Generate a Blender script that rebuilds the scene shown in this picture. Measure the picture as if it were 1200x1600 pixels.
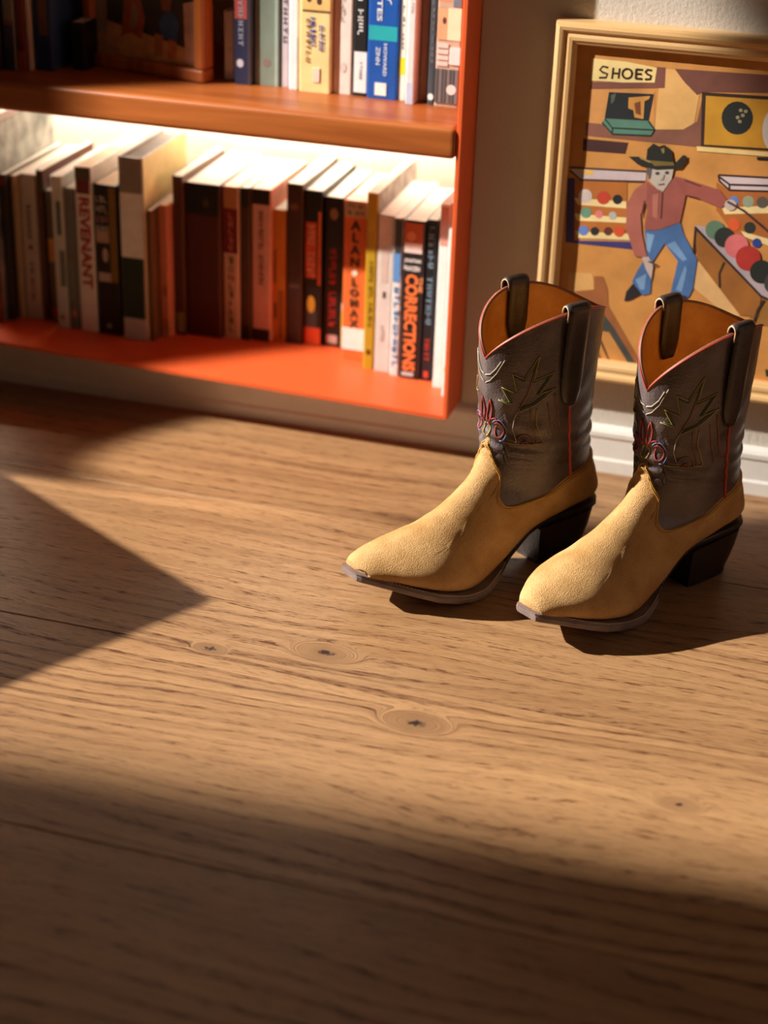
import bpy, bmesh, math, random
import numpy as np
from mathutils import Vector, Matrix
from mathutils.geometry import tessellate_polygon

for o in list(bpy.data.objects):
    bpy.data.objects.remove(o, do_unlink=True)
S = bpy.context.scene
COL = S.collection
random.seed(7)

# ------------------------------------------------------------------ camera
cam_d = bpy.data.cameras.new('camera')
cam = bpy.data.objects.new('camera', cam_d)
COL.objects.link(cam)
S.camera = cam
cam_d.sensor_fit = 'VERTICAL'
cam_d.sensor_height = 36.0
cam_d.lens = 60.98
cam_d.clip_start = 0.02
right = Vector((0.95829018, 0.28407015, 0.03137001))
up = Vector((-0.15552305, 0.42623649, 0.89114255))
fwd = Vector((-0.23977596, 0.85885191, -0.4526377))
CAM = Vector((0.45015152, -1.9491098, 0.91678903))
m = Matrix((right, up, -fwd)).transposed().to_4x4()
m.translation = CAM
cam.matrix_world = m
cam_d.dof.use_dof = True
cam_d.dof.focus_distance = 1.79
cam_d.dof.aperture_fstop = 2.7

# ------------------------------------------------------------------ light
S.view_settings.view_transform = 'Standard'
S.view_settings.look = 'None'
S.view_settings.gamma = 1.0
S.view_settings.exposure = 0.0
S.view_settings.use_curve_mapping = False

SUN_AZ, SUN_EL = math.radians(4.0), math.radians(29.0)      # travels to +x, a little towards the back wall
SUN_DIR = Vector((math.cos(SUN_AZ) * math.cos(SUN_EL), math.sin(SUN_AZ) * math.cos(SUN_EL), -math.sin(SUN_EL)))
sun_d = bpy.data.lights.new('sun', 'SUN')
sun_d.energy = 10.8
sun_d.color = (1.0, 0.92, 0.81)
sun_d.angle = math.radians(0.6)
sun = bpy.data.objects.new('sun', sun_d)
COL.objects.link(sun)
sun.location = (-4, -2, 3)
sun.rotation_euler = SUN_DIR.to_track_quat('-Z', 'Y').to_euler()

world = bpy.data.worlds.new('world')
S.world = world
world.use_nodes = True
bg = world.node_tree.nodes['Background']
bg.inputs['Color'].default_value = (1.0, 0.74, 0.46, 1)
bg.inputs['Strength'].default_value = 0.042

fill_d = bpy.data.lights.new('right_fill', 'AREA')        # weak fill added on the right, with no window behind it
fill_d.shape = 'RECTANGLE'
fill_d.size, fill_d.size_y = 1.2, 1.5
fill_d.energy = 1
fill_d.color = (0.92, 0.96, 1.0)
fill = bpy.data.objects.new('right_fill', fill_d)
COL.objects.link(fill)
fill.location = (3.4, -0.75, 1.7)
fill.rotation_euler = (Vector((0.2, -0.2, 0.1)) - Vector(fill.location)).to_track_quat('-Z', 'Y').to_euler()

spot_d = bpy.data.lights.new('added_spot', 'SPOT')             # unseen spot, added as a second light on the bookcase corner and painting
spot_d.energy = 820
spot_d.color = (1.0, 0.92, 0.81)
spot_d.spot_size = math.radians(20.0)
spot_d.spot_blend = 0.2
spot_d.shadow_soft_size = 0.025
spot = bpy.data.objects.new('added_spot', spot_d)
COL.objects.link(spot)
SPOT_AT = Vector((0.02, 0.0, 0.22))
SPOT_AZ, SPOT_EL = math.radians(28), math.radians(36)
spot.location = SPOT_AT + 3.0 * Vector((-math.cos(SPOT_EL) * math.cos(SPOT_AZ), -math.cos(SPOT_EL) * math.sin(SPOT_AZ), math.sin(SPOT_EL)))
spot.rotation_euler = (SPOT_AT - spot.location).to_track_quat('-Z', 'Y').to_euler()
spot.scale = (0.41, 1.0, 1.0)                                 # beam squeezed tall and narrow to keep it off the boots

# ------------------------------------------------------------------ helpers
def lin(c):
    return tuple(((v / 255.0) / 12.92 if v / 255.0 <= 0.04045 else ((v / 255.0 + 0.055) / 1.055) ** 2.4) for v in c)

def tag(o, label=None, cat=None, group=None, kind=None):
    if label: o['label'] = label
    if cat: o['category'] = cat
    if group: o['group'] = group
    if kind: o['kind'] = kind
    return o

def empty(name, loc=(0, 0, 0), rz=0.0):
    o = bpy.data.objects.new(name, None)
    o.empty_display_size = 0.05
    COL.objects.link(o)
    o.location = loc
    o.rotation_euler = (0, 0, rz)
    return o

def link_mesh(name, me, mat=None, parent=None, smooth=False):
    o = bpy.data.objects.new(name, me)
    COL.objects.link(o)
    if mat is not None and not me.materials:
        me.materials.append(mat)
    if parent is not None:
        o.parent = parent
    if smooth:
        me.polygons.foreach_set('use_smooth', [True] * len(me.polygons))
    return o

def from_bm(name, bm, mat=None, parent=None, smooth=False):
    bmesh.ops.recalc_face_normals(bm, faces=bm.faces)
    me = bpy.data.meshes.new(name)
    bm.to_mesh(me)
    bm.free()
    return link_mesh(name, me, mat, parent, smooth)

def pydata(name, verts, faces, mat=None, parent=None, smooth=False):
    me = bpy.data.meshes.new(name)
    me.from_pydata([tuple(v) for v in verts], [], faces)
    me.update()
    return link_mesh(name, me, mat, parent, smooth)

def add_box(bm, lo, hi, bevel=0.0, seg=1):
    g = bmesh.ops.create_cube(bm, size=1.0)
    vs = g['verts']
    for v in vs:
        v.co = Vector([lo[i] + (v.co[i] + 0.5) * (hi[i] - lo[i]) for i in range(3)])
    if bevel > 0:
        es = list({e for v in vs for e in v.link_edges})
        bmesh.ops.bevel(bm, geom=es, offset=bevel, segments=seg, affect='EDGES', profile=0.5)

def box(name, lo, hi, mat, parent=None, bevel=0.0, seg=1, smooth=False):
    bm = bmesh.new()
    add_box(bm, lo, hi, bevel, seg)
    return from_bm(name, bm, mat, parent, smooth)

def tube(name, pts, r, mat, parent=None, n=6, closed=False):
    pts = [Vector(p) for p in pts]
    N = len(pts)
    verts, faces = [], []
    prev = None
    for i, p in enumerate(pts):
        if closed:
            d = pts[(i + 1) % N] - pts[i - 1]
        else:
            d = pts[min(i + 1, N - 1)] - pts[max(i - 1, 0)]
        if d.length < 1e-9: d = Vector((0, 0, 1))
        d.normalize()
        a = prev if prev is not None else (Vector((0, 0, 1)) if abs(d.z) < 0.9 else Vector((1, 0, 0)))
        a = (a - d * a.dot(d))
        if a.length < 1e-6: a = d.orthogonal()
        a.normalize()
        prev = a
        b = d.cross(a)
        for k in range(n):
            t = 2 * math.pi * k / n
            verts.append(p + a * (r * math.cos(t)) + b * (r * math.sin(t)))
    rng = N if closed else N - 1
    for i in range(rng):
        j = (i + 1) % N
        for k in range(n):
            faces.append((i * n + k, i * n + (k + 1) % n, j * n + (k + 1) % n, j * n + k))
    if not closed:
        faces.append(tuple(range(n - 1, -1, -1)))
        faces.append(tuple((N - 1) * n + k for k in range(n)))
    return pydata(name, verts, faces, mat, parent, True)

# ------------------------------------------------------------------ materials
def new_mat(name):
    mt = bpy.data.materials.new(name)
    mt.use_nodes = True
    nt = mt.node_tree
    b = nt.nodes['Principled BSDF']
    return mt, nt, b

def N(nt, t, **kw):
    n = nt.nodes.new(t)
    for k, v in kw.items():
        setattr(n, k, v)
    return n

_plain = {}
def plain(c, rough=0.55, var=0.12, scale=60.0, bump=0.0, spec=0.5, sheen=0.0, coat=0.0):
    """painted / printed / leather-like surface: a colour with fine procedural mottling"""
    key = (tuple(c), rough, var, scale, bump, spec, sheen, coat)
    if key in _plain: return _plain[key]
    mt, nt, b = new_mat('surface_%d' % len(_plain))
    tc = N(nt, 'ShaderNodeTexCoord')
    nz = N(nt, 'ShaderNodeTexNoise')
    nz.inputs['Scale'].default_value = scale
    nz.inputs['Detail'].default_value = 3.0
    nt.links.new(tc.outputs['Object'], nz.inputs['Vector'])
    rp = N(nt, 'ShaderNodeValToRGB')
    l = lin(c)
    rp.color_ramp.elements[0].position = 0.3
    rp.color_ramp.elements[1].position = 0.7
    rp.color_ramp.elements[0].color = tuple(v * (1 - var) for v in l) + (1,)
    rp.color_ramp.elements[1].color = tuple(min(1, v * (1 + var)) for v in l) + (1,)
    nt.links.new(nz.outputs['Fac'], rp.inputs['Fac'])
    nt.links.new(rp.outputs['Color'], b.inputs['Base Color'])
    b.inputs['Roughness'].default_value = rough
    b.inputs['Specular IOR Level'].default_value = spec
    if sheen: b.inputs['Sheen Weight'].default_value = sheen
    if coat: b.inputs['Coat Weight'].default_value = coat
    if bump:
        bp = N(nt, 'ShaderNodeBump')
        bp.inputs['Strength'].default_value = bump
        bp.inputs['Distance'].default_value = 0.001
        nt.links.new(nz.outputs['Fac'], bp.inputs['Height'])
        nt.links.new(bp.outputs['Normal'], b.inputs['Normal'])
    _plain[key] = mt
    return mt

def math_node(nt, op, a=None, b=None, v=None):
    n = N(nt, 'ShaderNodeMath', operation=op)
    for i, x in enumerate((a, b)):
        if x is None: continue
        if isinstance(x, (int, float)): n.inputs[i].default_value = x
        else: nt.links.new(x, n.inputs[i])
    return n.outputs[0]

def oak_floor():
    mt, nt, b = new_mat('oak_floor')
    L = nt.links
    geo = N(nt, 'ShaderNodeNewGeometry')
    oi = N(nt, 'ShaderNodeObjectInfo')
    sep = N(nt, 'ShaderNodeSeparateXYZ')
    L.new(geo.outputs['Position'], sep.inputs[0])
    X, Y = sep.outputs[0], sep.outputs[1]
    off = math_node(nt, 'MULTIPLY', oi.outputs['Random'], 17.0)
    # slow wander of the grain
    cmb = N(nt, 'ShaderNodeCombineXYZ')
    L.new(math_node(nt, 'MULTIPLY', X, 1.5), cmb.inputs[0])
    L.new(math_node(nt, 'MULTIPLY', Y, 6.0), cmb.inputs[1])
    L.new(off, cmb.inputs[2])
    wn = N(nt, 'ShaderNodeTexNoise')
    wn.inputs['Scale'].default_value = 1.0
    wn.inputs['Detail'].default_value = 2.0
    L.new(cmb.outputs[0], wn.inputs['Vector'])
    wander = math_node(nt, 'MULTIPLY', math_node(nt, 'SUBTRACT', wn.outputs['Fac'], 0.5), 0.10)
    field = math_node(nt, 'ADD', Y, wander)
    dark = None
    jn = N(nt, 'ShaderNodeTexNoise')
    jn.inputs['Scale'].default_value = 210.0
    L.new(geo.outputs['Position'], jn.inputs['Vector'])
    wob = N(nt, 'ShaderNodeTexNoise')
    wob.inputs['Scale'].default_value = 38.0
    wob.inputs['Detail'].default_value = 2.0
    L.new(geo.outputs['Position'], wob.inputs['Vector'])
    # knots: the grain turns round them in rings
    for (kx, ky, R, core) in ((-0.002, -0.529, 0.0095, 0.0050), (0.118, -0.621, 0.0105, 0.0052), (-0.114, -0.560, 0.005, 0.0032),
                              (0.372, -0.668, 0.006, 0.0022)):
        dx = math_node(nt, 'MULTIPLY', math_node(nt, 'SUBTRACT', X, kx), 0.52)
        dy = math_node(nt, 'SUBTRACT', Y, ky)
        r2 = math_node(nt, 'ADD', math_node(nt, 'MULTIPLY', dx, dx), math_node(nt, 'MULTIPLY', dy, dy))
        rc = math_node(nt, 'SQRT', r2)
        r = math_node(nt, 'ADD', rc, math_node(nt, 'MULTIPLY', wander, 0.30))
        r = math_node(nt, 'ADD', r, math_node(nt, 'MULTIPLY', math_node(nt, 'SUBTRACT', wob.outputs['Fac'], 0.5), 0.012))
        w = math_node(nt, 'POWER', 2.718, math_node(nt, 'MULTIPLY', r2, -1.0 / (R * R)))
        mx = N(nt, 'ShaderNodeMix')
        L.new(w, mx.inputs[0]); L.new(field, mx.inputs[2])
        L.new(math_node(nt, 'ADD', math_node(nt, 'MULTIPLY', r, 1.7), math_node(nt, 'MULTIPLY', wander, 0.15)), mx.inputs[3])
        field = mx.outputs[0]
        jag = math_node(nt, 'MULTIPLY', math_node(nt, 'SUBTRACT', jn.outputs['Fac'], 0.5), 0.009)
        k = N(nt, 'ShaderNodeMapRange')
        k.inputs['From Min'].default_value = core * 0.45
        k.inputs['From Max'].default_value = core * 1.1
        k.inputs['To Min'].default_value = 1.0
        k.inputs['To Max'].default_value = 0.0
        L.new(math_node(nt, 'ADD', rc, jag), k.inputs['Value'])
        dark = k.outputs[0] if dark is None else math_node(nt, 'MAXIMUM', dark, k.outputs[0])
    # broad growth bands (cathedrals)
    c2 = N(nt, 'ShaderNodeCombineXYZ')
    L.new(math_node(nt, 'MULTIPLY', X, 1.6), c2.inputs[0])
    L.new(math_node(nt, 'MULTIPLY', field, 46.0), c2.inputs[1])
    L.new(off, c2.inputs[2])
    band = N(nt, 'ShaderNodeTexNoise')
    band.inputs['Scale'].default_value = 1.0
    band.inputs['Detail'].default_value = 4.0
    band.inputs['Roughness'].default_value = 0.6
    L.new(c2.outputs[0], band.inputs['Vector'])
    # ring lines
    ringn = math_node(nt, 'SINE', math_node(nt, 'ADD', math_node(nt, 'MULTIPLY', field, 330.0), math_node(nt, 'MULTIPLY', band.outputs['Fac'], 9.0)))
    ring = N(nt, 'ShaderNodeMapRange')
    ring.inputs['From Min'].default_value = 0.1
    ring.inputs['From Max'].default_value = 1.0
    L.new(ringn, ring.inputs['Value'])
    # fine pores: short dashes along the grain
    c3 = N(nt, 'ShaderNodeCombineXYZ')
    L.new(math_node(nt, 'MULTIPLY', X, 38.0), c3.inputs[0])
    L.new(math_node(nt, 'MULTIPLY', field, 520.0), c3.inputs[1])
    L.new(off, c3.inputs[2])
    pore = N(nt, 'ShaderNodeTexNoise')
    pore.inputs['Scale'].default_value = 1.0
    pore.inputs['Detail'].default_value = 3.5
    pore.inputs['Roughness'].default_value = 0.72
    L.new(c3.outputs[0], pore.inputs['Vector'])
    pm = N(nt, 'ShaderNodeMapRange')
    pm.inputs['From Min'].default_value = 0.515
    pm.inputs['From Max'].default_value = 0.62
    L.new(pore.outputs['Fac'], pm.inputs['Value'])
    lines = math_node(nt, 'MULTIPLY', pm.outputs[0], math_node(nt, 'ADD', 0.42, math_node(nt, 'MULTIPLY', ring.outputs[0], 0.58)))
    bsel = N(nt, 'ShaderNodeMapRange')
    bsel.inputs['From Min'].default_value = 0.42
    bsel.inputs['From Max'].default_value = 0.62
    L.new(wn.outputs['Fac'], bsel.inputs['Value'])
    rl = N(nt, 'ShaderNodeMapRange')
    rl.inputs['From Min'].default_value = 0.35
    rl.inputs['From Max'].default_value = 0.95
    L.new(ringn, rl.inputs['Value'])
    rpore = math_node(nt, 'ADD', 0.25, math_node(nt, 'MULTIPLY', pore.outputs['Fac'], 0.75))
    lines = math_node(nt, 'MINIMUM', 1.0, math_node(nt, 'ADD', lines, math_node(nt, 'MULTIPLY', math_node(nt, 'MULTIPLY', rl.outputs[0], bsel.outputs[0]), math_node(nt, 'MULTIPLY', rpore, 0.75))))
    rp = N(nt, 'ShaderNodeValToRGB')
    e = rp.color_ramp.elements
    e[0].position, e[0].color = 0.25, lin((142, 105, 72)) + (1,)
    e[1].position, e[1].color = 0.74, lin((178, 139, 98)) + (1,)
    L.new(band.outputs['Fac'], rp.inputs['Fac'])
    m1 = N(nt, 'ShaderNodeMix', data_type='RGBA', blend_type='MULTIPLY')
    L.new(math_node(nt, 'MULTIPLY', lines, 1.0), m1.inputs[0])
    L.new(rp.outputs['Color'], m1.inputs[6])
    m1.inputs[7].default_value = lin((140, 106, 82)) + (1,)
    m2 = N(nt, 'ShaderNodeMix', data_type='RGBA', blend_type='MIX')
    L.new(dark, m2.inputs[0])
    L.new(m1.outputs[2], m2.inputs[6])
    m2.inputs[7].default_value = lin((40, 24, 24)) + (1,)
    # plank to plank tone
    hs = N(nt, 'ShaderNodeHueSaturation')
    L.new(math_node(nt, 'ADD', 0.94, math_node(nt, 'MULTIPLY', oi.outputs['Random'], 0.12)), hs.inputs['Value'])
    L.new(m2.outputs[2], hs.inputs['Color'])
    L.new(hs.outputs[0], b.inputs['Base Color'])
    rr = math_node(nt, 'ADD', 0.40, math_node(nt, 'MULTIPLY', lines, 0.2))
    L.new(rr, b.inputs['Roughness'])
    b.inputs['Specular IOR Level'].default_value = 0.35
    bp = N(nt, 'ShaderNodeBump')
    bp.inputs['Strength'].default_value = 0.35
    bp.inputs['Distance'].default_value = 0.0006
    bp.invert = True
    L.new(math_node(nt, 'ADD', lines, dark), bp.inputs['Height'])
    L.new(bp.outputs['Normal'], b.inputs['Normal'])
    return mt

def stained_wood(name, c1, c2, rough=0.35, axis=0, scale=1.0):
    mt, nt, b = new_mat(name)
    L = nt.links
    tc = N(nt, 'ShaderNodeTexCoord')
    mp = N(nt, 'ShaderNodeMapping')
    s = [55 * scale] * 3
    s[axis] = 4.0 * scale
    mp.inputs['Scale'].default_value = s
    L.new(tc.outputs['Object'], mp.inputs[0])
    nz = N(nt, 'ShaderNodeTexNoise')
    nz.inputs['Scale'].default_value = 1.0
    nz.inputs['Detail'].default_value = 5
    nz.inputs['Distortion'].default_value = 0.8
    L.new(mp.outputs[0], nz.inputs['Vector'])
    rp = N(nt, 'ShaderNodeValToRGB')
    rp.color_ramp.elements[0].position = 0.3
    rp.color_ramp.elements[1].position = 0.7
    rp.color_ramp.elements[0].color = lin(c1) + (1,)
    rp.color_ramp.elements[1].color = lin(c2) + (1,)
    L.new(nz.outputs['Fac'], rp.inputs[0])
    L.new(rp.outputs[0], b.inputs['Base Color'])
    b.inputs['Roughness'].default_value = rough
    return mt

def wall_paint():
    mt, nt, b = new_mat('wall_paint')
    L = nt.links
    tc = N(nt, 'ShaderNodeTexCoord')
    n1 = N(nt, 'ShaderNodeTexNoise'); n1.inputs['Scale'].default_value = 210; n1.inputs['Detail'].default_value = 3
    n2 = N(nt, 'ShaderNodeTexNoise'); n2.inputs['Scale'].default_value = 620; n2.inputs['Detail'].default_value = 2
    L.new(tc.outputs['Object'], n1.inputs[0]); L.new(tc.outputs['Object'], n2.inputs[0])
    h = math_node(nt, 'ADD', n1.outputs['Fac'], math_node(nt, 'MULTIPLY', n2.outputs['Fac'], 0.35))
    bp = N(nt, 'ShaderNodeBump'); bp.inputs['Strength'].default_value = 0.7; bp.inputs['Distance'].default_value = 0.0012
    L.new(h, bp.inputs['Height']); L.new(bp.outputs['Normal'], b.inputs['Normal'])
    b.inputs['Base Color'].default_value = lin((202, 194, 184)) + (1,)
    b.inputs['Roughness'].default_value = 0.6
    return mt

def suede(name, c1, c2):
    mt, nt, b = new_mat(name)
    L = nt.links
    tc = N(nt, 'ShaderNodeTexCoord')
    n1 = N(nt, 'ShaderNodeTexNoise'); n1.inputs['Scale'].default_value = 28; n1.inputs['Detail'].default_value = 5
    n2 = N(nt, 'ShaderNodeTexNoise'); n2.inputs['Scale'].default_value = 900; n2.inputs['Detail'].default_value = 3
    L.new(tc.outputs['Object'], n1.inputs[0]); L.new(tc.outputs['Object'], n2.inputs[0])
    f = math_node(nt, 'ADD', math_node(nt, 'MULTIPLY', n1.outputs['Fac'], 0.65), math_node(nt, 'MULTIPLY', n2.outputs['Fac'], 0.35))
    rp = N(nt, 'ShaderNodeValToRGB')
    rp.color_ramp.elements[0].position = 0.38; rp.color_ramp.elements[1].position = 0.62
    rp.color_ramp.elements[0].color = lin(c1) + (1,); rp.color_ramp.elements[1].color = lin(c2) + (1,)
    L.new(f, rp.inputs[0]); L.new(rp.outputs[0], b.inputs['Base Color'])
    b.inputs['Roughness'].default_value = 0.95
    b.inputs['Specular IOR Level'].default_value = 0.1
    b.inputs['Sheen Weight'].default_value = 0.12
    b.inputs['Sheen Roughness'].default_value = 0.5
    b.inputs['Sheen Tint'].default_value = lin((230, 190, 130)) + (1,)
    bp = N(nt, 'ShaderNodeBump'); bp.inputs['Strength'].default_value = 1.0; bp.inputs['Distance'].default_value = 0.0016
    L.new(math_node(nt, 'ADD', n2.outputs['Fac'], math_node(nt, 'MULTIPLY', n1.outputs['Fac'], 1.2)), bp.inputs['Height'])
    L.new(bp.outputs['Normal'], b.inputs['Normal'])
    return mt

def leather(name, c1, c2, rough=0.38, grain=420, strength=0.45, coat=0.0):
    mt, nt, b = new_mat(name)
    L = nt.links
    tc = N(nt, 'ShaderNodeTexCoord')
    vo = N(nt, 'ShaderNodeTexVoronoi'); vo.inputs['Scale'].default_value = grain
    n1 = N(nt, 'ShaderNodeTexNoise'); n1.inputs['Scale'].default_value = 35; n1.inputs['Detail'].default_value = 6
    L.new(tc.outputs['Object'], vo.inputs[0]); L.new(tc.outputs['Object'], n1.inputs[0])
    rp = N(nt, 'ShaderNodeValToRGB')
    rp.color_ramp.elements[0].position = 0.35; rp.color_ramp.elements[1].position = 0.68
    rp.color_ramp.elements[0].color = lin(c1) + (1,); rp.color_ramp.elements[1].color = lin(c2) + (1,)
    L.new(n1.outputs['Fac'], rp.inputs[0]); L.new(rp.outputs[0], b.inputs['Base Color'])
    L.new(math_node(nt, 'ADD', rough - 0.08, math_node(nt, 'MULTIPLY', n1.outputs['Fac'], 0.2)), b.inputs['Roughness'])
    b.inputs['Coat Weight'].default_value = coat
    bp = N(nt, 'ShaderNodeBump'); bp.inputs['Strength'].default_value = strength; bp.inputs['Distance'].default_value = 0.0006
    L.new(math_node(nt, 'ADD', vo.outputs['Distance'], math_node(nt, 'MULTIPLY', n1.outputs['Fac'], 2.0)), bp.inputs['Height'])
    L.new(bp.outputs['Normal'], b.inputs['Normal'])
    return mt

M_FLOOR = oak_floor()
M_WALL = wall_paint()
M_DARKWOOD = stained_wood('dark_panelling', (58, 38, 24), (84, 56, 36), 0.6, 2)
M_TRIM = plain((226, 224, 220), 0.35, 0.03)
M_ORANGE = plain((228, 98, 50), 0.42, 0.05, 30)
M_SHELF = stained_wood('stained_shelf_wood', (150, 80, 36), (182, 104, 50), 0.36)
M_BACK = plain((240, 234, 220), 0.6, 0.02)
M_PAGES = plain((232, 226, 214), 0.8, 0.06, 300)
M_PAGES2 = plain((226, 206, 176), 0.8, 0.08, 300)
M_PINE = stained_wood('pale_pine_frame', (214, 170, 112), (232, 192, 138), 0.4, 0, 1.0)
M_PINE_V = stained_wood('pale_pine_frame_upright', (214, 170, 112), (232, 192, 138), 0.4, 2, 1.0)
M_SUEDE = suede('tan_suede', (176, 134, 82), (206, 167, 116))
M_LEATHER = leather('grey_brown_leather', (78, 67, 67), (108, 97, 97), 0.34)
M_STRAP = leather('dark_strap_leather', (44, 35, 33), (66, 56, 54), 0.34, 500, 0.3)
M_LINING = leather('ochre_lining_leather', (190, 126, 44), (216, 154, 70), 0.5, 300, 0.35)
M_SOLE = leather('brown_sole_edge', (104, 88, 84), (146, 128, 124), 0.55, 700, 0.4)
M_HEEL = leather('dark_stacked_heel', (30, 22, 20), (48, 36, 32), 0.4, 300, 0.3)
M_PIPE = plain((176, 52, 44), 0.5, 0.1)

# ------------------------------------------------------------------ the setting
floor = tag(empty('floor'), 'warm oak plank floor', None, None, 'structure')
del floor['label']
edges = [0.03, -0.245, -0.563, -0.881, -1.199, -1.517, -1.835, -2.153, -2.471, -2.789, -3.2]
for i in range(len(edges) - 1):
    y1, y0 = edges[i], edges[i + 1]
    cuts = [-4.2, -1.15 if i % 2 else -1.9, 1.3 if i % 2 else 0.95, 2.6]
    for k in range(3):
        box('plank', (cuts[k] + .0004, y0 + .0004, -0.014), (cuts[k + 1] - .0004, y1 - .0004, 0.0), M_FLOOR, floor, 0.0009)
box('subfloor', (-4.2, -3.2, -0.05), (2.6, 0.03, -0.0142), plain((70, 55, 40), 0.9), floor)

bm = bmesh.new()
add_box(bm, (0.001, 0.0, 0.0), (2.6, 0.08, 2.7))
add_box(bm, (-1.3, 0.0, 0.0), (0.001, 0.08, 0.060))
add_box(bm, (-4.2, 0.0, 0.0), (-1.3, 0.08, 2.7))
add_box(bm, (-1.3, 0.0, 1.46), (0.001, 0.08, 2.7))
tag(from_bm('wall_back', bm, M_WALL), kind='structure')

# baseboard: flat board with a rounded lip along the top
prof = [(0.0, 0.0), (-0.013, 0.0), (-0.013, 0.016), (-0.0105, 0.019), (-0.0105, 0.044), (-0.0125, 0.047), (-0.0125, 0.0525), (-0.0095, 0.0565), (-0.004, 0.0585), (0.0, 0.0588)]
vs, fs = [], []
for x in (-1.6, 2.6):
    vs += [(x, y, z) for y, z in prof]
n = len(prof)
fs = [(i, (i + 1) % n, n + (i + 1) % n, n + i) for i in range(n)] + [tuple(range(n)), tuple(range(2 * n - 1, n - 1, -1))]
tag(pydata('baseboard_back', vs, fs, M_TRIM), kind='structure')
tag(box('wall_front', (-4.2, -3.3, -0.05), (2.6, -3.2, 2.7), M_DARKWOOD), kind='structure')     # behind the camera
tag(box('wall_right', (2.6, -3.3, -0.05), (2.7, 0.08, 2.7), M_DARKWOOD), kind='structure')

# ------------------------------------------------------------------ built-in bookcase
FRONT, BACKY = -0.066, 0.235
def zs(x): return 0.0675 - 0.022 * x
bc = tag(empty('bookcase', (-0.65, 0.0, 0.06)), 'orange built-in bookcase with stained wood shelf, full of books', 'bookcase')
def bc_box(name, lo, hi, mat, bevel=0.0, seg=1):
    o = box(name, [lo[i] - bc.location[i] for i in range(3)], [hi[i] - bc.location[i] for i in range(3)], mat, bc, bevel, seg)
    return o
bc_box('side_panel', (-0.0062, FRONT, 0.0625), (0.0, BACKY, 1.45), M_ORANGE, 0.0012, 2)
bc_box('side_panel', (-1.3, FRONT, 0.09), (-1.2938, BACKY, 1.45), M_ORANGE, 0.0012, 2)
bc_box('top_panel', (-1.3, FRONT, 1.45), (0.0, BACKY, 1.456), M_ORANGE)
bc_box('back_panel', (-1.3, BACKY, 0.06), (0.0, BACKY + 0.01, 1.456), M_BACK)
# bottom panel follows the slight slope of the case
vs = []
for x in (-1.2936, -0.0062):
    t = zs(x)
    vs += [(x, FRONT, t - 0.005), (x, BACKY, t - 0.005), (x, BACKY, t), (x, FRONT, t)]
vs = [Vector(v) - bc.location for v in vs]
pydata('bottom_panel', vs, [(0, 1, 2, 3), (7, 6, 5, 4), (0, 4, 5, 1), (1, 5, 6, 2), (2, 6, 7, 3), (3, 7, 4, 0)], M_ORANGE, bc)
sh = bc_box('shelf', (-1.2936, FRONT - 0.004, 0.385), (-0.0063, BACKY, 0.421), M_SHELF, 0.006, 4)
sh['label'] = 'thick stained wooden middle shelf with rounded front edge'
bc_box('shelf', (-1.2936, FRONT - 0.004, 0.86), (-0.0063, BACKY, 0.896), M_SHELF, 0.006, 4)

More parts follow.
